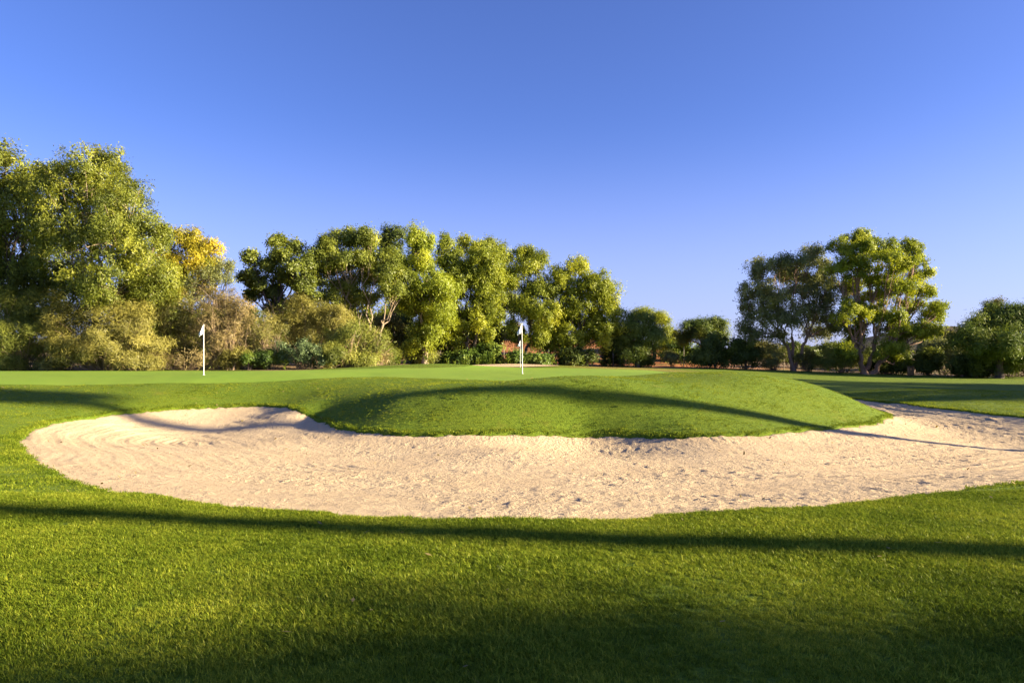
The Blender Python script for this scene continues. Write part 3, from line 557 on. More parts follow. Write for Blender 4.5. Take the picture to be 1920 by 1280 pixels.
# ------------------------------------------------------------------ shrubs
SHR = [
 ('feathery_shrub', 'green feathery shrub at the foot of the tall olive and yellow tree', 45, 41, [(20, 578, 46, 36), (75, 586, 42, 40), (40, 640, 60, 38), (-20, 640, 40, 45)], 'featherg', 17000, 'feather', 90),
 ('feathery_shrub', 'largest golden feathery shrub in front of the tallest eucalyptus', 195, 40, [(180, 598, 72, 48), (240, 620, 55, 52), (130, 622, 48, 52), (200, 652, 95, 36)], 'feather', 30000, 'feather', 160),
 ('dark_shrub', 'dark brownish shrub between the golden feathery shrub and the tan dry bush', 332, 44, [(330, 590, 45, 40), (300, 632, 32, 40), (362, 622, 40, 40), (330, 660, 50, 25)], 'brown', 15000, 'tiny', 60),
 ('dry_bush', 'tall tan dry bush with bare branches behind the single pin', 420, 42, [(420, 572, 46, 34), (398, 612, 36, 32), (455, 590, 22, 32), (430, 640, 36, 26)], 'tan', 7500, 'feather', 240),
 ('twig_heap', 'low heap of dry twigs at the edge of the green by the single pin', 345, 41, [(345, 676, 52, 12), (310, 682, 30, 8)], 'tan', 1500, 'feather', 150),
 ('pale_shrub', 'small pale olive rounded shrub near the foot of the single pin', 432, 40.8, [(432, 675, 24, 17)], 'feather', 3500, 'feather', 40),
 ('small_shrub', 'small dark olive shrub above the pale rounded one', 444, 43, [(442, 652, 22, 22), (440, 672, 20, 15)], 'featherg', 3500, 'feather', 30),
 ('dry_bush', 'brown dry bush with upright bare stems next to the tan one', 490, 43, [(490, 628, 38, 32), (480, 655, 34, 22)], 'brown', 2600, 'feather', 220),
 ('yellowish_shrub', 'tall yellowish shrub with a pale crooked stem below the dark tree', 580, 46, [(560, 585, 42, 28), (612, 594, 38, 26), (530, 600, 28, 26), (640, 602, 28, 24), (585, 635, 60, 28)], 'feather', 14000, 'feather', 120),
 ('dry_bush', 'grey olive bush with pale stems all leaning towards the eucalyptus row', 640, 43, [(668, 626, 42, 26), (702, 640, 30, 22), (630, 642, 34, 28), (660, 662, 50, 20)], 'featherg', 7000, 'feather', 240),
 ('blue_green_shrub', 'low blue green shrub on the brown earth edge', 562, 41.5, [(555, 660, 36, 24), (590, 668, 32, 20)], 'blue', 6000, 'tiny', 30),
 ('small_shrub', 'yellow green rounded shrub beside the low blue green one', 622, 42, [(622, 664, 28, 24)], 'featherg', 4200, 'feather', 30),
 ('small_shrub', 'low grey olive shrub under the leaning pale stems', 685, 43, [(683, 674, 28, 14)], 'featherg', 3000, 'feather', 30),
 ('small_shrub', 'low fresh green shrub between the brown dry bush and blue green shrub', 505, 41.5, [(502, 674, 28, 16)], 'hedge', 3600, 'tiny', 20),
 ('small_shrub', 'low green shrub in front of the brown dry bush', 465, 41.2, [(464, 677, 20, 13)], 'hedge', 2600, 'tiny', 20),
 ('small_shrub', 'low olive shrub at the corner where the green bends back', 722, 48, [(720, 668, 26, 18)], 'featherg', 3600, 'feather', 30),
 ('twig_heap', 'pale heap of fallen branches beside the low olive corner shrub', 705, 46, [(702, 672, 22, 12)], 'tan', 700, 'feather', 80),
 ('hedge_shrub', 'olive shrub at the foot of the twin-topped eucalyptus', 795, 59, [(792, 670, 26, 16)], 'featherg', 4000, 'feather', 30),
 ('hedge_shrub', 'small leafy shrub standing alone before the dark low tree', 845, 59.5, [(845, 676, 14, 10)], 'hedge', 1800, 'broad', 15),
 ('hedge_shrub', 'leafy green shrub joined to the biggest hedge shrub', 880, 59.5, [(880, 673, 26, 14), (868, 680, 18, 9)], 'hedge', 3600, 'broad', 25),
 ('hedge_shrub', 'biggest leafy green hedge shrub beyond the far sand strip', 916, 59.8, [(916, 666, 28, 20), (925, 676, 24, 14)], 'hedge', 5200, 'broad', 30),
 ('hedge_shrub', 'small leafy shrub behind the small far pin', 962, 60, [(962, 674, 18, 15)], 'hedge', 2600, 'broad', 15),
 ('hedge_shrub', 'low spreading leafy shrub at the end of the hedge under the open-crowned tree', 1005, 60.5, [(998, 677, 24, 11), (1018, 680, 18, 9)], 'hedge', 3000, 'broad', 25),
 ('dark_shrub', 'dark shrub in the shade under the large rounded eucalyptus', 1085, 62, [(1085, 672, 30, 18), (1060, 678, 20, 10)], 'dark', 4800, 'broad', 25),
 ('dark_shrub', 'low dark shrub below the rounded dark pine', 1200, 65, [(1200, 678, 20, 9)], 'dark', 2200, 'broad', 15),
 ('dark_shrub', 'small round grey green shrub beside the lime green bush', 1262, 68, [(1262, 668, 13, 13)], 'grey', 2000, 'tiny', 15),
 ('dark_shrub', 'big blackish green shrub under the low umbrella pine', 1342, 66, [(1340, 655, 28, 22), (1322, 670, 28, 18), (1358, 672, 22, 16)], 'dark', 8000, 'broad', 30),
 ('dark_shrub', 'tall blackish green shrub beside the airy grey eucalyptus', 1396, 66, [(1395, 650, 21, 24), (1402, 672, 24, 18), (1376, 668, 15, 18)], 'dark', 6500, 'broad', 30),
 ('grey_shrub', 'grey dry shrub between the airy eucalyptus and the tall blackish shrub', 1450, 66, [(1450, 668, 28, 17), (1435, 680, 20, 10)], 'grey', 3600, 'tiny', 60),
 ('grey_shrub', 'brownish grey shrub against the airy eucalyptus trunk', 1512, 64.5, [(1512, 677, 24, 15)], 'brown', 3200, 'tiny', 40),
 ('olive_shrub', 'large olive shrub between the airy and the bright spreading trees', 1578, 64, [(1580, 668, 36, 20), (1555, 680, 28, 13), (1600, 676, 22, 16)], 'featherg', 7500, 'feather', 50),
 ('dark_shrub', 'low dark hedge under the bright spreading tree', 1665, 63.5, [(1660, 688, 30, 9), (1685, 688, 22, 9)], 'dark', 4200, 'broad', 25),
 ('dark_shrub', 'dark green shrub just past the small wooden stand', 1742, 63, [(1742, 676, 26, 20), (1728, 686, 18, 12)], 'dark', 5600, 'broad', 25),
 ('dark_shrub', 'deep green shrub in the shade beside the big pine trunk', 1795, 61, [(1792, 684, 26, 18), (1815, 690, 22, 12)], 'dark', 5200, 'broad', 25),
 ('dark_shrub', 'low shadowed shrub under the sweeping pine branches', 1850, 60, [(1845, 694, 26, 10)], 'dark', 2600, 'broad', 20),
 ('grass_clump', 'low yellowish scrub under the tall olive and yellow tree', 20, 40.2, [(15, 684, 36, 9)], 'featherg', 2600, 'feather', 30),
 ('twig_heap', 'low dry scrub under the green feathery shrub', 95, 39.8, [(95, 686, 40, 8)], 'feather', 1800, 'feather', 60),
 ('twig_heap', 'dry golden scrub at the foot of the largest feathery shrub', 245, 39.6, [(255, 682, 46, 10)], 'feather', 2400, 'feather', 70),
 ('understory_bush', 'dark bush in the gap between green and golden feathery shrubs', 100, 46, [(85, 585, 55, 45), (90, 650, 50, 40), (20, 570, 45, 35)], 'euc', 10000, 'broad', 25),
 ('understory_bush', 'dark bush filling the shade under the tallest eucalyptus', 270, 46.5, [(270, 590, 50, 40), (280, 640, 50, 45)], 'euc', 9000, 'broad', 25),
 ('understory_bush', 'olive bush behind the dark brownish shrub and the single pin', 390, 47, [(385, 610, 40, 40), (390, 655, 45, 35)], 'euc', 7000, 'broad', 25),
 ('understory_bush', 'dark green bush behind the tan and brown dry bushes', 480, 50, [(470, 610, 40, 32), (500, 645, 50, 38)], 'dark', 8000, 'broad', 25),
 ('understory_bush', 'dark bush behind the yellowish shrub and leaning stems', 625, 51, [(620, 620, 45, 30), (650, 650, 60, 35)], 'brown', 9000, 'broad', 25),
 ('understory_bush', 'shaded bush under the broad flat-topped olive tree', 730, 63, [(725, 615, 40, 28), (740, 650, 45, 30)], 'brown', 8000, 'broad', 25),
 ('understory_bush', 'dark bush under the twin-topped eucalyptus', 790, 66, [(785, 600, 36, 34), (790, 645, 42, 32)], 'dark', 8000, 'broad', 25),
 ('understory_bush', 'dark bush under the full yellow green eucalyptus', 855, 67, [(845, 610, 36, 34), (860, 650, 40, 25)], 'euc', 7000, 'broad', 25),
 ('understory_bush', 'shaded bush between the full yellow green eucalyptus and the open-crowned tree', 925, 68, [(920, 610, 32, 34), (905, 640, 30, 20)], 'euc', 6000, 'broad', 25),
 ('understory_bush', 'shaded bush between open-crowned tree and rounded eucalyptus', 1040, 66, [(1035, 600, 34, 36), (1030, 635, 28, 24)], 'euc', 6500, 'broad', 25),
 ('understory_bush', 'dark bush between rounded eucalyptus and rounded dark pine', 1150, 68, [(1150, 640, 26, 26), (1145, 665, 28, 20)], 'dark', 6000, 'broad', 25),
 ('understory_bush', 'dark bush behind the small round grey green shrub', 1275, 74, [(1265, 660, 24, 16), (1295, 662, 22, 16)], 'hedge', 5000, 'broad', 25),
 ('understory_bush', 'low dark bush behind the airy grey eucalyptus trunks', 1480, 72, [(1470, 668, 36, 15), (1520, 670, 30, 14)], 'dark', 6000, 'broad', 25),
 ('understory_bush', 'dark bush behind the thick reddish trunk', 1640, 70, [(1625, 668, 30, 18), (1670, 668, 36, 20)], 'dark', 6500, 'broad', 25),
 ('understory_bush', 'grey green bush on the slope between wooden stand and big dense pine', 1775, 66, [(1765, 660, 26, 20), (1790, 672, 30, 20)], 'grey', 6000, 'broad', 25),
 ('understory_bush', 'dark bush filling the shade under the big dense pine', 1900, 62, [(1880, 680, 40, 20), (1935, 680, 40, 25)], 'dark', 7000, 'broad', 25),
]
for q, (nm, lab, x, d, bl, lf, N, sty, nst) in enumerate(SHR):
    make_shrub(nm, lab, x, d, bl, lf, N, sty, 'dry' if nm in ('dry_bush', 'twig_heap', 'feathery_shrub', 'yellowish_shrub', 'pale_shrub') else 'dark', nst, seed=200 + q,
               lean=.12 if 'stems all leaning' in lab else 0., st_r=.022 if nm == 'dry_bush' else .016, size=1.25 if d > 55 else 1.0, clump=.42 if d < 50 else .55)

# ------------------------------------------------------------------ trees beside the lawn, right of the view: they cast the long shadows
def side_tree(name, label, x, y, trunk_h, tr, blobs, leaf, N, seed, lean=(0, 0), style='broad', clump=.7, size=1.2):
    r = np.random.default_rng(seed)
    z0 = float(height(np.array([float(x)]), np.array([float(y)]))[0])
    root = bpy.data.objects.new(name, None); COL.objects.link(root); root.location = (x, y, z0 - .05)
    tag(root, label, 'tree', 'tall trees beside the lawn')
    bl = [(np.array(c, float), rd) for c, rd in blobs]
    ln, wd, spd, dr, fo, cf, spc, flat = STYLE[style]
    sp, ou, tc_, cl = crown_points(bl, clump * cf, spc, r, flat)
    link('crown', leaves_mesh('crown', M[leaf], sp, ou, N, ln * size, wd * size, spd * size, dr, r, fo, tc_), root)
    T = Tubes(); tip = np.array([lean[0], lean[1], trunk_h])
    pts = curve((0, 0, -.2), tip, 0, 10, .06, r); rad = np.linspace(tr, tr * .75, 10); rad[0] *= 1.3
    T.add(pts, rad, 10)
    for (c, rd), cc in zip(bl, cl):
        a = pts[-1] if c[2] > trunk_h else pts[max(2, int(9 * c[2] / trunk_h * .8))]
        lp = curve(a, c, -.1, 6, .1, r); T.add(lp, np.linspace(tr * .5, .04, 6), 6)
        for q in r.permutation(len(cc))[:8]: T.add(curve(lp[r.integers(3, 6)], cc[q], .05, 4, .05, r), np.linspace(.04, .012, 4), 4)
    link('trunk', T.mesh('trunk', B['pink']), root)
    return root
tanE = math.tan(R(SUN_EL)); slope = math.tan(R(SUN_BACK))
def upwind(x, y, xt): return y - slope * (xt - x)         # follow the sun's bearing from a shaded ground point to a tree standing at x = xt
ya = upwind(0, 6.4, 27)
side_tree('tall_pine', 'tall bare-trunked pine whose trunk shadow crosses the near lawn', 27, ya, 11.5, .33,
    [((0, 0, 13), (2.6, 2.4, 1.6)), ((1.5, .5, 14.2), (2, 2, 1.2)), ((-1.6, -.4, 14), (2, 1.8, 1.2))], 'pine', 20000, 401, style='pine', size=1.5)
yb = upwind(9.1, 19.35, 30)
side_tree('tall_pine', 'tall bare-trunked pine whose trunk shadow crosses the mound', 30, yb, 12.6, .36,
    [((0, .1, 13.4), (2.2, 1.1, 1.0)), ((1.2, .3, 14.2), (1.8, 1.1, .9)), ((-1.4, -.1, 13.9), (1.6, 1.0, .9))], 'pine', 20000, 402, style='pine', size=1.5)
yc = upwind(0, 4.0, 25) - 1.1
side_tree('spreading_oak', 'spreading oak whose crown shades the nearest lawn', 25, yc, 3.5, .4,
    [((0, 0, 6), (3.2, 2.5, 2.2)), ((1, -1.5, 7.5), (3, 2.4, 2)), ((-1.5, -1.0, 5), (2.5, 2.3, 2)), ((2, .4, 4.5), (2.6, 2.2, 1.6)), ((0, -2.5, 4.5), (3, 2, 2))], 'dark', 23000, 403)
side_tree('spreading_oak', 'spreading oak with the higher crown behind the other oak', 33, yc - 2.4, 4, .4,
    [((0, 0, 8), (3.5, 2.8, 2.4)), ((1, -1.5, 9.5), (3, 2.6, 2)), ((-1.5, 1.0, 6.5), (2.5, 2.3, 2)), ((2, -2, 6), (3, 2.4, 2))], 'dark', 19000, 404)
h = 11.5
first = side_tree('dense_pine', 'first dense pine of the row shading the shaded fairway', 47, 25.5, h * .5, .3,
    [((0, 0, h * .75), (3.2, 3, h * .24)), ((1.5, 1.2, h * .5), (3.2, 2.8, h * .25)), ((-1.5, -1, h * .45), (3, 2.8, h * .25)), ((0, .5, h * .22), (3.4, 3.2, h * .2))], 'pine', 46000, 410, style='pine', size=1.8)
for q, (x, y, sc) in enumerate([(49, 30, 1.0), (51, 35, 1.04), (52, 40, 1.0)]):
    rt = first.copy(); COL.objects.link(rt); rt.location = (x, y, float(height(np.array([float(x)]), np.array([float(y)]))[0]) - .05); rt.rotation_euler = (0, 0, 1.1 + q * 1.9); rt.scale = (sc, sc, sc)
    rt['label'] = ['second', 'third', 'last'][q] + ' dense pine of the row shading the shaded fairway'
    for ch in list(first.children):
        c_ = ch.copy(); COL.objects.link(c_); c_.parent = rt

# ------------------------------------------------------------------ flagsticks
M_POLE = plain_mat('white_painted_pole', (.82, .82, .80), .35); M_FLAG = plain_mat('white_flag_cloth', (.84, .84, .86), .8); M_CUP = plain_mat('cup_liner', (.70, .70, .68), .5); M_HOLE = plain_mat('hole_earth', (.03, .025, .02), .9)
def flagstick(label, x, y, side=-1, seed=1, height_=2.15, tilt=0.):
    r = np.random.default_rng(seed)
    z0 = float(np.interp(0, [0], [height(np.array([x]), np.array([y]))[0]])) + (float(fbm(np.array([x * .8]), np.array([y * .8]), 3)[0]) - .45) * .04
    root = bpy.data.objects.new('flagstick', None); COL.objects.link(root); root.location = (x, y, z0); root.rotation_euler = (0, tilt, 0)
    tag(root, label, 'flagstick', 'white flagsticks on the greens')
    T = Tubes(); zz = np.array([-.12, .0, .5, 1.0, 1.6, height_ - .01, height_]); T.add(np.column_stack([zz * 0, zz * 0, zz]), np.array([.017, .017, .017, .016, .015, .014, .004]), 10)
    link('pole', T.mesh('pole', M_POLE), root)
    T = Tubes(); T.add([[0, 0, -.10], [0, 0, .006], [0, 0, .007]], [.055, .055, .045], 20)
    cup = link('cup', T.mesh('cup', M_CUP), root)
    # hanging cloth: sleeve on the pole, folds falling to one side
    nu, nv = 22, 16; u = np.linspace(0, 1, nu)[:, None]; v = np.linspace(0, 1, nv)[None, :]
    top = height_ - .03; drop = .36
    fx = side * (u ** .8) * .27 * (.35 + .65 * sstep(0, .75, v)) * (1 - .25 * v)
    fold = np.sin(u * np.pi * 2.6 + .7) * .05 * (.3 + .7 * v)
    fx = fx - side * np.abs(fold) * .5 * (u > .2) + side * .0 + (-side) * .035 * np.sin(np.clip(u * 3, 0, 1) * np.pi) * v
    fz = top - v * drop - u * .17 * (1 - .15 * v) + .015 * np.sin(u * 9)
    fy = -.018 + fold * 1.2 - .02 * u
    co = np.stack([fx + 0 * v, fy + 0 * v, fz + 0 * u], -1).reshape(-1, 3)
    me = mesh_np('flag', co, grid_faces(nu, nv), M_FLAG, True)
    fl = link('flag', me, root); so = fl.modifiers.new('thickness', 'SOLIDIFY'); so.thickness = .003
    return root
flagstick('single white flagstick on the green before the dry bushes', *[float(c) for c in px(382, 703, 29)[:2]], seed=1)
flagstick('white flagstick of the pair that stands closer to the mound', *[float(c) for c in px(979.5, 700, 29)[:2]], seed=2, tilt=R(-.6))
flagstick('white flagstick of the pair that stands near the sand strip', *[float(c) for c in px(975.5, 694, 53)[:2]], seed=3)

# ------------------------------------------------------------------ small wooden stand, stakes, weeds, stones
M_WOOD = bark_mat('weathered_wood', (.20, .11, .05), (.42, .26, .13), 10)
def box(cx, cy, cz, sx_, sy_, sz_, bev=.01):
    """closed box with chamfered vertical edges"""
    a, b = sx_ / 2, sy_ / 2; q = [(-a + bev, -b), (a - bev, -b), (a, -b + bev), (a, b - bev), (a - bev, b), (-a + bev, b), (-a, b - bev), (-a, -b + bev)]
    co = [(cx + x, cy + y, cz - sz_ / 2) for x, y in q] + [(cx + x, cy + y, cz + sz_ / 2) for x, y in q]
    f = [np.array([(k, (k + 1) % 8, 8 + (k + 1) % 8, 8 + k) for k in range(8)]), np.array([list(range(7, -1, -1)), list(range(8, 16))])]
    return np.array(co), f
def part(name, parts, mat, parent):
    co = []; f4 = []; f8 = []; n0 = 0
    for c, (a, b) in parts: co.append(c); f4.append(a + n0); f8.append(b + n0); n0 += len(c)
    return link(name, mesh_np(name, np.concatenate(co), [np.concatenate(f4), np.concatenate(f8)], mat), parent)
x0, y0 = 36.1, 61.8; z0 = float(height(np.array([x0]), np.array([y0]))[0])
st = bpy.data.objects.new('wooden_stand', None); COL.objects.link(st); st.location = (x0, y0, z0 - .03); st.rotation_euler = (0, 0, R(35))
tag(st, 'small wooden stand with a bright post by the bright spreading tree', 'stand')
for sx_ in (-.42, .42): part('post', [box(sx_, 0, .42, .16, .14, .84)], M_WOOD, st)
for k in range(4): part('board', [box(0, 0, .16 + k * .18, .67, .035, .16, .005)], M_WOOD, st)
part('top_board', [box(0, 0, .865, 1.06, .24, .04, .008)], M_WOOD, st)

M_STAKE = bark_mat('grey_stake_wood', (.16, .13, .10), (.36, .31, .25), 10)
sk_me = None
for q, (x, d, hh) in enumerate([(827, 60.5, 1.25), (860, 61, 1.1), (945, 61.4, 1.2), (1030, 62, 1.25), (1012, 61.5, .9), (1150, 66, 1.3), (1170, 66, 1.2), (1282, 71, 1.9), (1412, 67, 1.9), (1470, 67, 1.6)]):
    if sk_me is None:
        c, (a, b) = box(0, 0, .5, .06, .06, 1.2, .012); sk_me = mesh_np('stake', c, [a, b], M_STAKE)
    X = (x - 960) / F * d; o = link('fence_stake', sk_me, None, (X, d, float(height(np.array([X]), np.array([float(d)]))[0]))); o.scale = (1, 1, hh); o.rotation_euler = (R(random.uniform(-4, 4)), R(random.uniform(-4, 4)), random.random())
    tag(o, 'thin weathered wooden stake ' + ['between the twin-topped eucalyptus and the lone leafy shrub', 'beside the leafy shrub joined to the hedge', 'between the biggest hedge shrub and the pair of pins', 'behind the end of the hedge by the rounded eucalyptus', 'short, among the low spreading hedge shrub', 'beside the rounded dark pine on the eucalyptus side', 'under the branches of the rounded dark pine', 'tall, before the low umbrella pine', 'tall, beside the tall blackish shrub', 'tall, among the grey shrubs by the airy eucalyptus'][q], 'stake', 'stakes along the course edge')

def weed_mesh(seed):
    r = np.random.default_rng(seed); co = []; f = []; n0 = 0
    for k in range(26):
        a = r.uniform(0, 2 * np.pi); L = r.uniform(.16, .34); w = r.uniform(.03, .055); z = r.uniform(0, .38); t = r.uniform(.3, 1.1)
        dv = np.array([np.cos(a) * np.cos(t), np.sin(a) * np.cos(t), np.sin(t)]); sv = np.array([-np.sin(a), np.cos(a), 0]); b0 = np.array([0, 0, z])
        co += [b0, b0 + dv * L * .5 + sv * w, b0 + dv * L - np.array([0, 0, L * .25]), b0 + dv * L * .5 - sv * w]; f.append([n0, n0 + 1, n0 + 2, n0 + 3]); n0 += 4
    return mesh_np('weed', np.array(co), np.array(f), M['hedge'], False, dict(tint=np.repeat(r.uniform(.4, 1, 26), 4)))
wm = [weed_mesh(k) for k in range(4)]
rw = random.Random(4)
for q in range(70):
    x = rw.choice([rw.uniform(780, 1060), rw.uniform(1060, 1180), rw.uniform(440, 760), rw.uniform(0, 440), rw.uniform(1500, 1900)])
    X = (x - 960) / F * 50
    for _ in range(6): dd = float(treeline(np.array([X]))[0]) + .3; X = (x - 960) / F * dd
    dd += rw.uniform(.2, 1.1)
    o = link('weed', wm[q % 4], None, (X, dd, float(height(np.array([X]), np.array([dd]))[0]) - .02)); s_ = rw.uniform(.7, 1.5); o.scale = (s_, s_, s_ * rw.uniform(.9, 1.5)); o.rotation_euler = (0, 0, rw.uniform(0, 6.28))
    wl_ = 'below the hedge beyond the far sand strip' if 780 < x < 1060 else 'before the shaded dark pine' if 1060 <= x < 1180 else 'on the brown earth below the dry bushes' if 440 < x <= 780 else 'in front of the feathery shrubs' if x <= 440 else 'along the edge of the shaded fairway'
    tag(o, 'small upright leafy weed ' + wl_, 'weed', 'weeds ' + wl_)

# ------------------------------------------------------------------ grass blades
def grass_mat(name, dark, mid, light):
    m, nt, n, l = new_mat(name)
    oi = nd(nt, 'ShaderNodeObjectInfo'); ge = nd(nt, 'ShaderNodeNewGeometry')
    big = noise(nt, ge.outputs['Position'], .8, 3, .6)
    t = math_(nt, 'ADD', math_(nt, 'MULTIPLY', attr(nt, 'tint'), .55), math_(nt, 'MULTIPLY', oi.outputs['Random'], .25))
    t = math_(nt, 'ADD', t, math_(nt, 'MULTIPLY', math_(nt, 'SUBTRACT', big, .42), 1.1))
    c = ramp(nt, t, [(0, dark), (.45, mid), (1, light)])
    d = nd(nt, 'ShaderNodeBsdfDiffuse'); tr = nd(nt, 'ShaderNodeBsdfTranslucent'); l.new(c, d.inputs[0]); l.new(c, tr.inputs[0])
    mx = nd(nt, 'ShaderNodeMixShader'); mx.inputs[0].default_value = .35; l.new(d.outputs[0], mx.inputs[1]); l.new(tr.outputs[0], mx.inputs[2])
    g = nd(nt, 'ShaderNodeBsdfGlossy'); g.inputs['Roughness'].default_value = .4; m2 = nd(nt, 'ShaderNodeMixShader'); m2.inputs[0].default_value = .008
    l.new(mx.outputs[0], m2.inputs[1]); l.new(g.outputs[0], m2.inputs[2])
    o = nd(nt, 'ShaderNodeOutputMaterial'); l.new(m2.outputs[0], o.inputs[0]); return m
M_GRASS = grass_mat('grass_blades', (.045, .078, .006), (.155, .220, .0145), (.44, .45, .045))
def tuft(seed, nb, rad, hgt, wd):
    r = np.random.default_rng(seed)
    a = r.uniform(0, 2 * np.pi, nb); q = rad * np.sqrt(r.random(nb)); b0 = np.stack([q * np.cos(a), q * np.sin(a), np.full(nb, -.008)], 1)
    h = hgt * r.uniform(.5, 1.2, nb); th = r.uniform(0, 2 * np.pi, nb); ln = h * r.uniform(.3, 1.3, nb)
    dv = np.stack([np.cos(th), np.sin(th), 0 * th], 1); sd = np.stack([-np.sin(th), np.cos(th), 0 * th], 1) * (wd * r.uniform(.7, 1.3, nb))[:, None]
    m1 = b0 + dv * (ln * .35)[:, None] + np.array([0, 0, 1]) * (h * .62)[:, None]; tp = b0 + dv * ln[:, None] + np.array([0, 0, 1]) * (h * r.uniform(.75, 1.0, nb))[:, None]
    v = np.stack([b0 - sd, b0 + sd, m1 + sd * .85, m1 - sd * .85, tp], 1).reshape(-1, 3); i = np.arange(nb)[:, None] * 5
    return mesh_np('tuft', v, [np.hstack([i, i + 1, i + 2, i + 3]), np.hstack([i + 3, i + 2, i + 4])], M_GRASS, False, dict(tint=np.repeat(r.random(nb), 5)))
def grass(name, label, pts, scl, tufts, r):
    coll = bpy.data.collections.new(name + '_source')
    for k, me in enumerate(tufts): coll.objects.link(bpy.data.objects.new('grass_tuft_source', me))
    me = bpy.data.meshes.new(name); n_ = len(pts); me.vertices.add(n_); me.vertices.foreach_set('co', pts.astype(np.float32).ravel())
    a = me.attributes.new('scl', 'FLOAT', 'POINT'); a.data.foreach_set('value', scl.astype(np.float32))
    rot = np.column_stack([r.normal(0, .12, n_), r.normal(0, .12, n_), r.uniform(0, 6.283, n_)])
    a = me.attributes.new('rot', 'FLOAT_VECTOR', 'POINT'); a.data.foreach_set('vector', rot.astype(np.float32).ravel())
    a = me.attributes.new('pick', 'INT', 'POINT'); a.data.foreach_set('value', r.integers(0, len(tufts), n_).astype(np.int32))
    me.materials.append(M_GRASS)
    ob = link(name, me); tag(ob, label, 'grass', None, 'stuff')
    ng = bpy.data.node_groups.new(name + '_scatter', 'GeometryNodeTree')
    ng.interface.new_socket('Geometry', in_out='INPUT', socket_type='NodeSocketGeometry'); ng.interface.new_socket('Geometry', in_out='OUTPUT', socket_type='NodeSocketGeometry')
    gi = ng.nodes.new('NodeGroupInput'); go = ng.nodes.new('NodeGroupOutput'); iop = ng.nodes.new('GeometryNodeInstanceOnPoints'); ci = ng.nodes.new('GeometryNodeCollectionInfo')
    ci.inputs['Collection'].default_value = coll; ci.inputs['Separate Children'].default_value = True; ci.inputs['Reset Children'].default_value = True
    def na(nm, t): q = ng.nodes.new('GeometryNodeInputNamedAttribute'); q.data_type = t; q.inputs['Name'].default_value = nm; return [o_ for o_ in q.outputs if o_.name == 'Attribute' and o_.enabled][0]
    L = ng.links.new
    L(gi.outputs[0], iop.inputs['Points']); L(ci.outputs[0], iop.inputs['Instance']); iop.inputs['Pick Instance'].default_value = True
    L(na('pick', 'INT'), iop.inputs['Instance Index']); L(na('rot', 'FLOAT_VECTOR'), iop.inputs['Rotation']); L(na('scl', 'FLOAT'), iop.inputs['Scale']); L(iop.outputs[0], go.inputs[0])
    md = ob.modifiers.new('scatter', 'NODES'); md.node_group = ng
    return ob
def gz(x, y): return height(x, y) + (fbm(x * .8, y * .8, 3) - .45) * .04
def sample(n_, y0_, y1_, margin, r):
    y = np.sqrt(r.uniform(y0_ ** 2, y1_ ** 2, n_)); x = r.uniform(-1, 1, n_) * (y * .76 + margin); return x, y
rg = np.random.default_rng(5)
near_t = [tuft(k, 26, .055, .042, .0021) for k in range(8)]
mid_t = [tuft(20 + k, 24, .09, .040, .0038) for k in range(6)]
far_t = [tuft(40 + k, 20, .16, .040, .0075) for k in range(6)]
x, y = sample(64000, 2.9, 8.4, .5, rg)
x2, y2 = sample(30000, 7.8, 16, .6, rg); x3, y3 = sample(52000, 15, 34, 1.0, rg)
P_near = []
def put(x, y, base, tf, r, sc0, extra=None):
    e = np.full(x.shape, -9.0); q = (x > -16) & (x < 21) & (y > 4) & (y < 36); e[q] = edge_dist(x[q], y[q]) + ragged(x[q], y[q])
    g = edge_dist(x, y, green_poly); k = (e < .0) & (g < -.1); x, y, e = x[k], y[k], e[k]
    z = gz(x, y) + sstep(-.35, .0, e) * .012
    patch = fbm(x * .9 + 7, y * .9, 3); sc = sc0 * (.35 + 1.4 * patch) * r.uniform(.75, 1.25, len(x))
    return np.column_stack([x, y, z]), sc
pn, sn = put(x, y, 0, near_t, rg, .8); grass('lawn_grass', 'mown grass of the lawn in front of the bunker', pn, sn, near_t, rg)
pm, sm = put(x2, y2, 0, mid_t, rg, .7); grass('bunker_side_grass', 'mown grass around the near rim of the bunker', pm, sm, mid_t, rg)
pf, sf = put(x3, y3, 0, far_t, rg, .5); grass('mound_grass', 'mown grass over the mound and the slopes behind the bunker', pf, sf, far_t, rg)
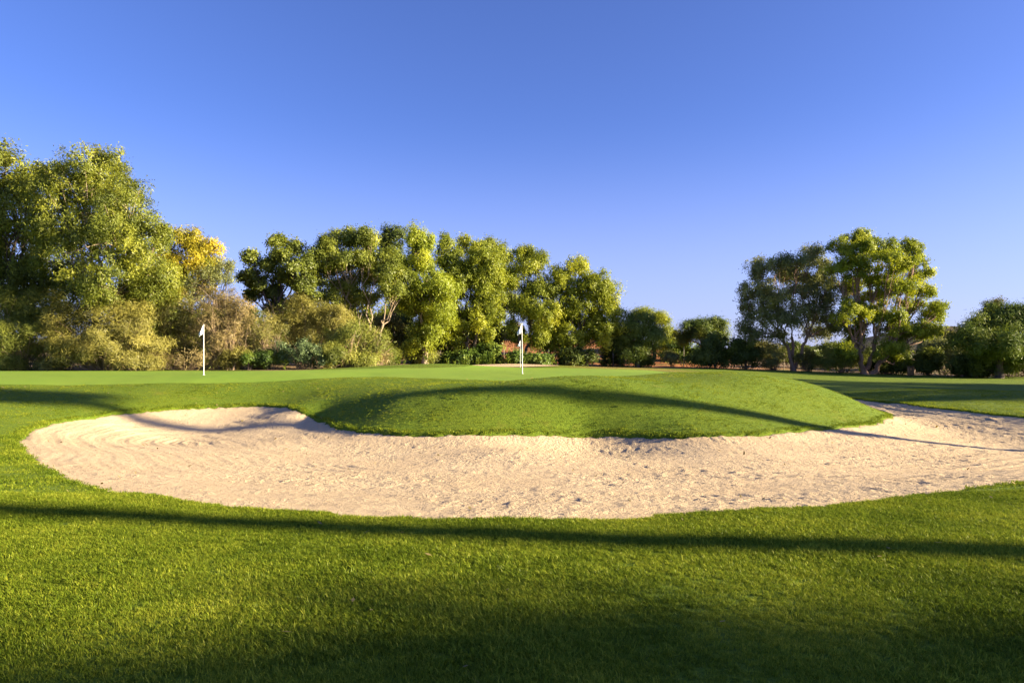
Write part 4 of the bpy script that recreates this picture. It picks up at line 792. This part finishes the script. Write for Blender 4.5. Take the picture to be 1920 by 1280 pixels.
# ragged fringe hanging over the sand
tt = rg.uniform(0, 1, 9000); seg = np.linalg.norm(np.roll(POLYS, -1, 0) - POLYS, axis=1); cs = np.concatenate([[0], np.cumsum(seg)]); s_ = tt * cs[-1]
k = np.searchsorted(cs, s_, side='right') - 1; k = np.clip(k, 0, len(POLYS) - 1); fr = (s_ - cs[k]) / seg[k]
E = POLYS[k] * (1 - fr[:, None]) + np.roll(POLYS, -1, 0)[k] * fr[:, None]
nx = np.roll(POLYS, -1, 0)[k] - POLYS[k]; nx = np.stack([-nx[:, 1], nx[:, 0]], 1) / seg[k][:, None]
E = E + nx * rg.uniform(-.35, .35, (len(E), 1))
ee = edge_dist(E[:, 0], E[:, 1]) + ragged(E[:, 0], E[:, 1]); kk = (ee < .015) & (ee > -.22); E = E[kk]; ee = ee[kk]
z = gz(E[:, 0], E[:, 1]) + sstep(-.35, 0, ee) * .012
grass('bunker_rim_grass', 'longer grass fringe along the rim of the bunker', np.column_stack([E, z]), rg.uniform(.55, 1.1, len(E)) * np.interp(E[:, 1], [7, 20], [.8, 1.3]), mid_t, rg)

# fallen leaves and clippings on the near lawn and the sand rim
rl = np.random.default_rng(77); n_ = 420
lx, ly = sample(n_, 3.2, 26, 0, rl); e_ = edge_dist(lx, ly) + ragged(lx, ly); lz = np.where(e_ > 0, height(lx, ly) - .01, gz(lx, ly) + .028)
th = rl.uniform(0, 6.283, n_); L_ = rl.uniform(.018, .05, n_) * np.interp(ly, [4, 26], [.8, 1.3]); w_ = L_ * rl.uniform(.25, .5, n_)
dv = np.stack([np.cos(th), np.sin(th), rl.normal(0, .35, n_)], 1); sv = np.stack([-np.sin(th), np.cos(th), rl.normal(0, .35, n_)], 1); c0 = np.column_stack([lx, ly, lz + .012])
v = np.stack([c0 - dv * L_[:, None], c0 + sv * w_[:, None], c0 + dv * L_[:, None], c0 - sv * w_[:, None]], 1).reshape(-1, 3)
me = mesh_np('leaf_litter', v, np.arange(4 * n_).reshape(n_, 4), M['tan'], False, dict(tint=np.repeat(rl.uniform(.2, 1, n_), 4)))
tag(link('leaf_litter', me), 'scattered dry fallen leaves on the lawn and sand', 'leaves', None, 'stuff')
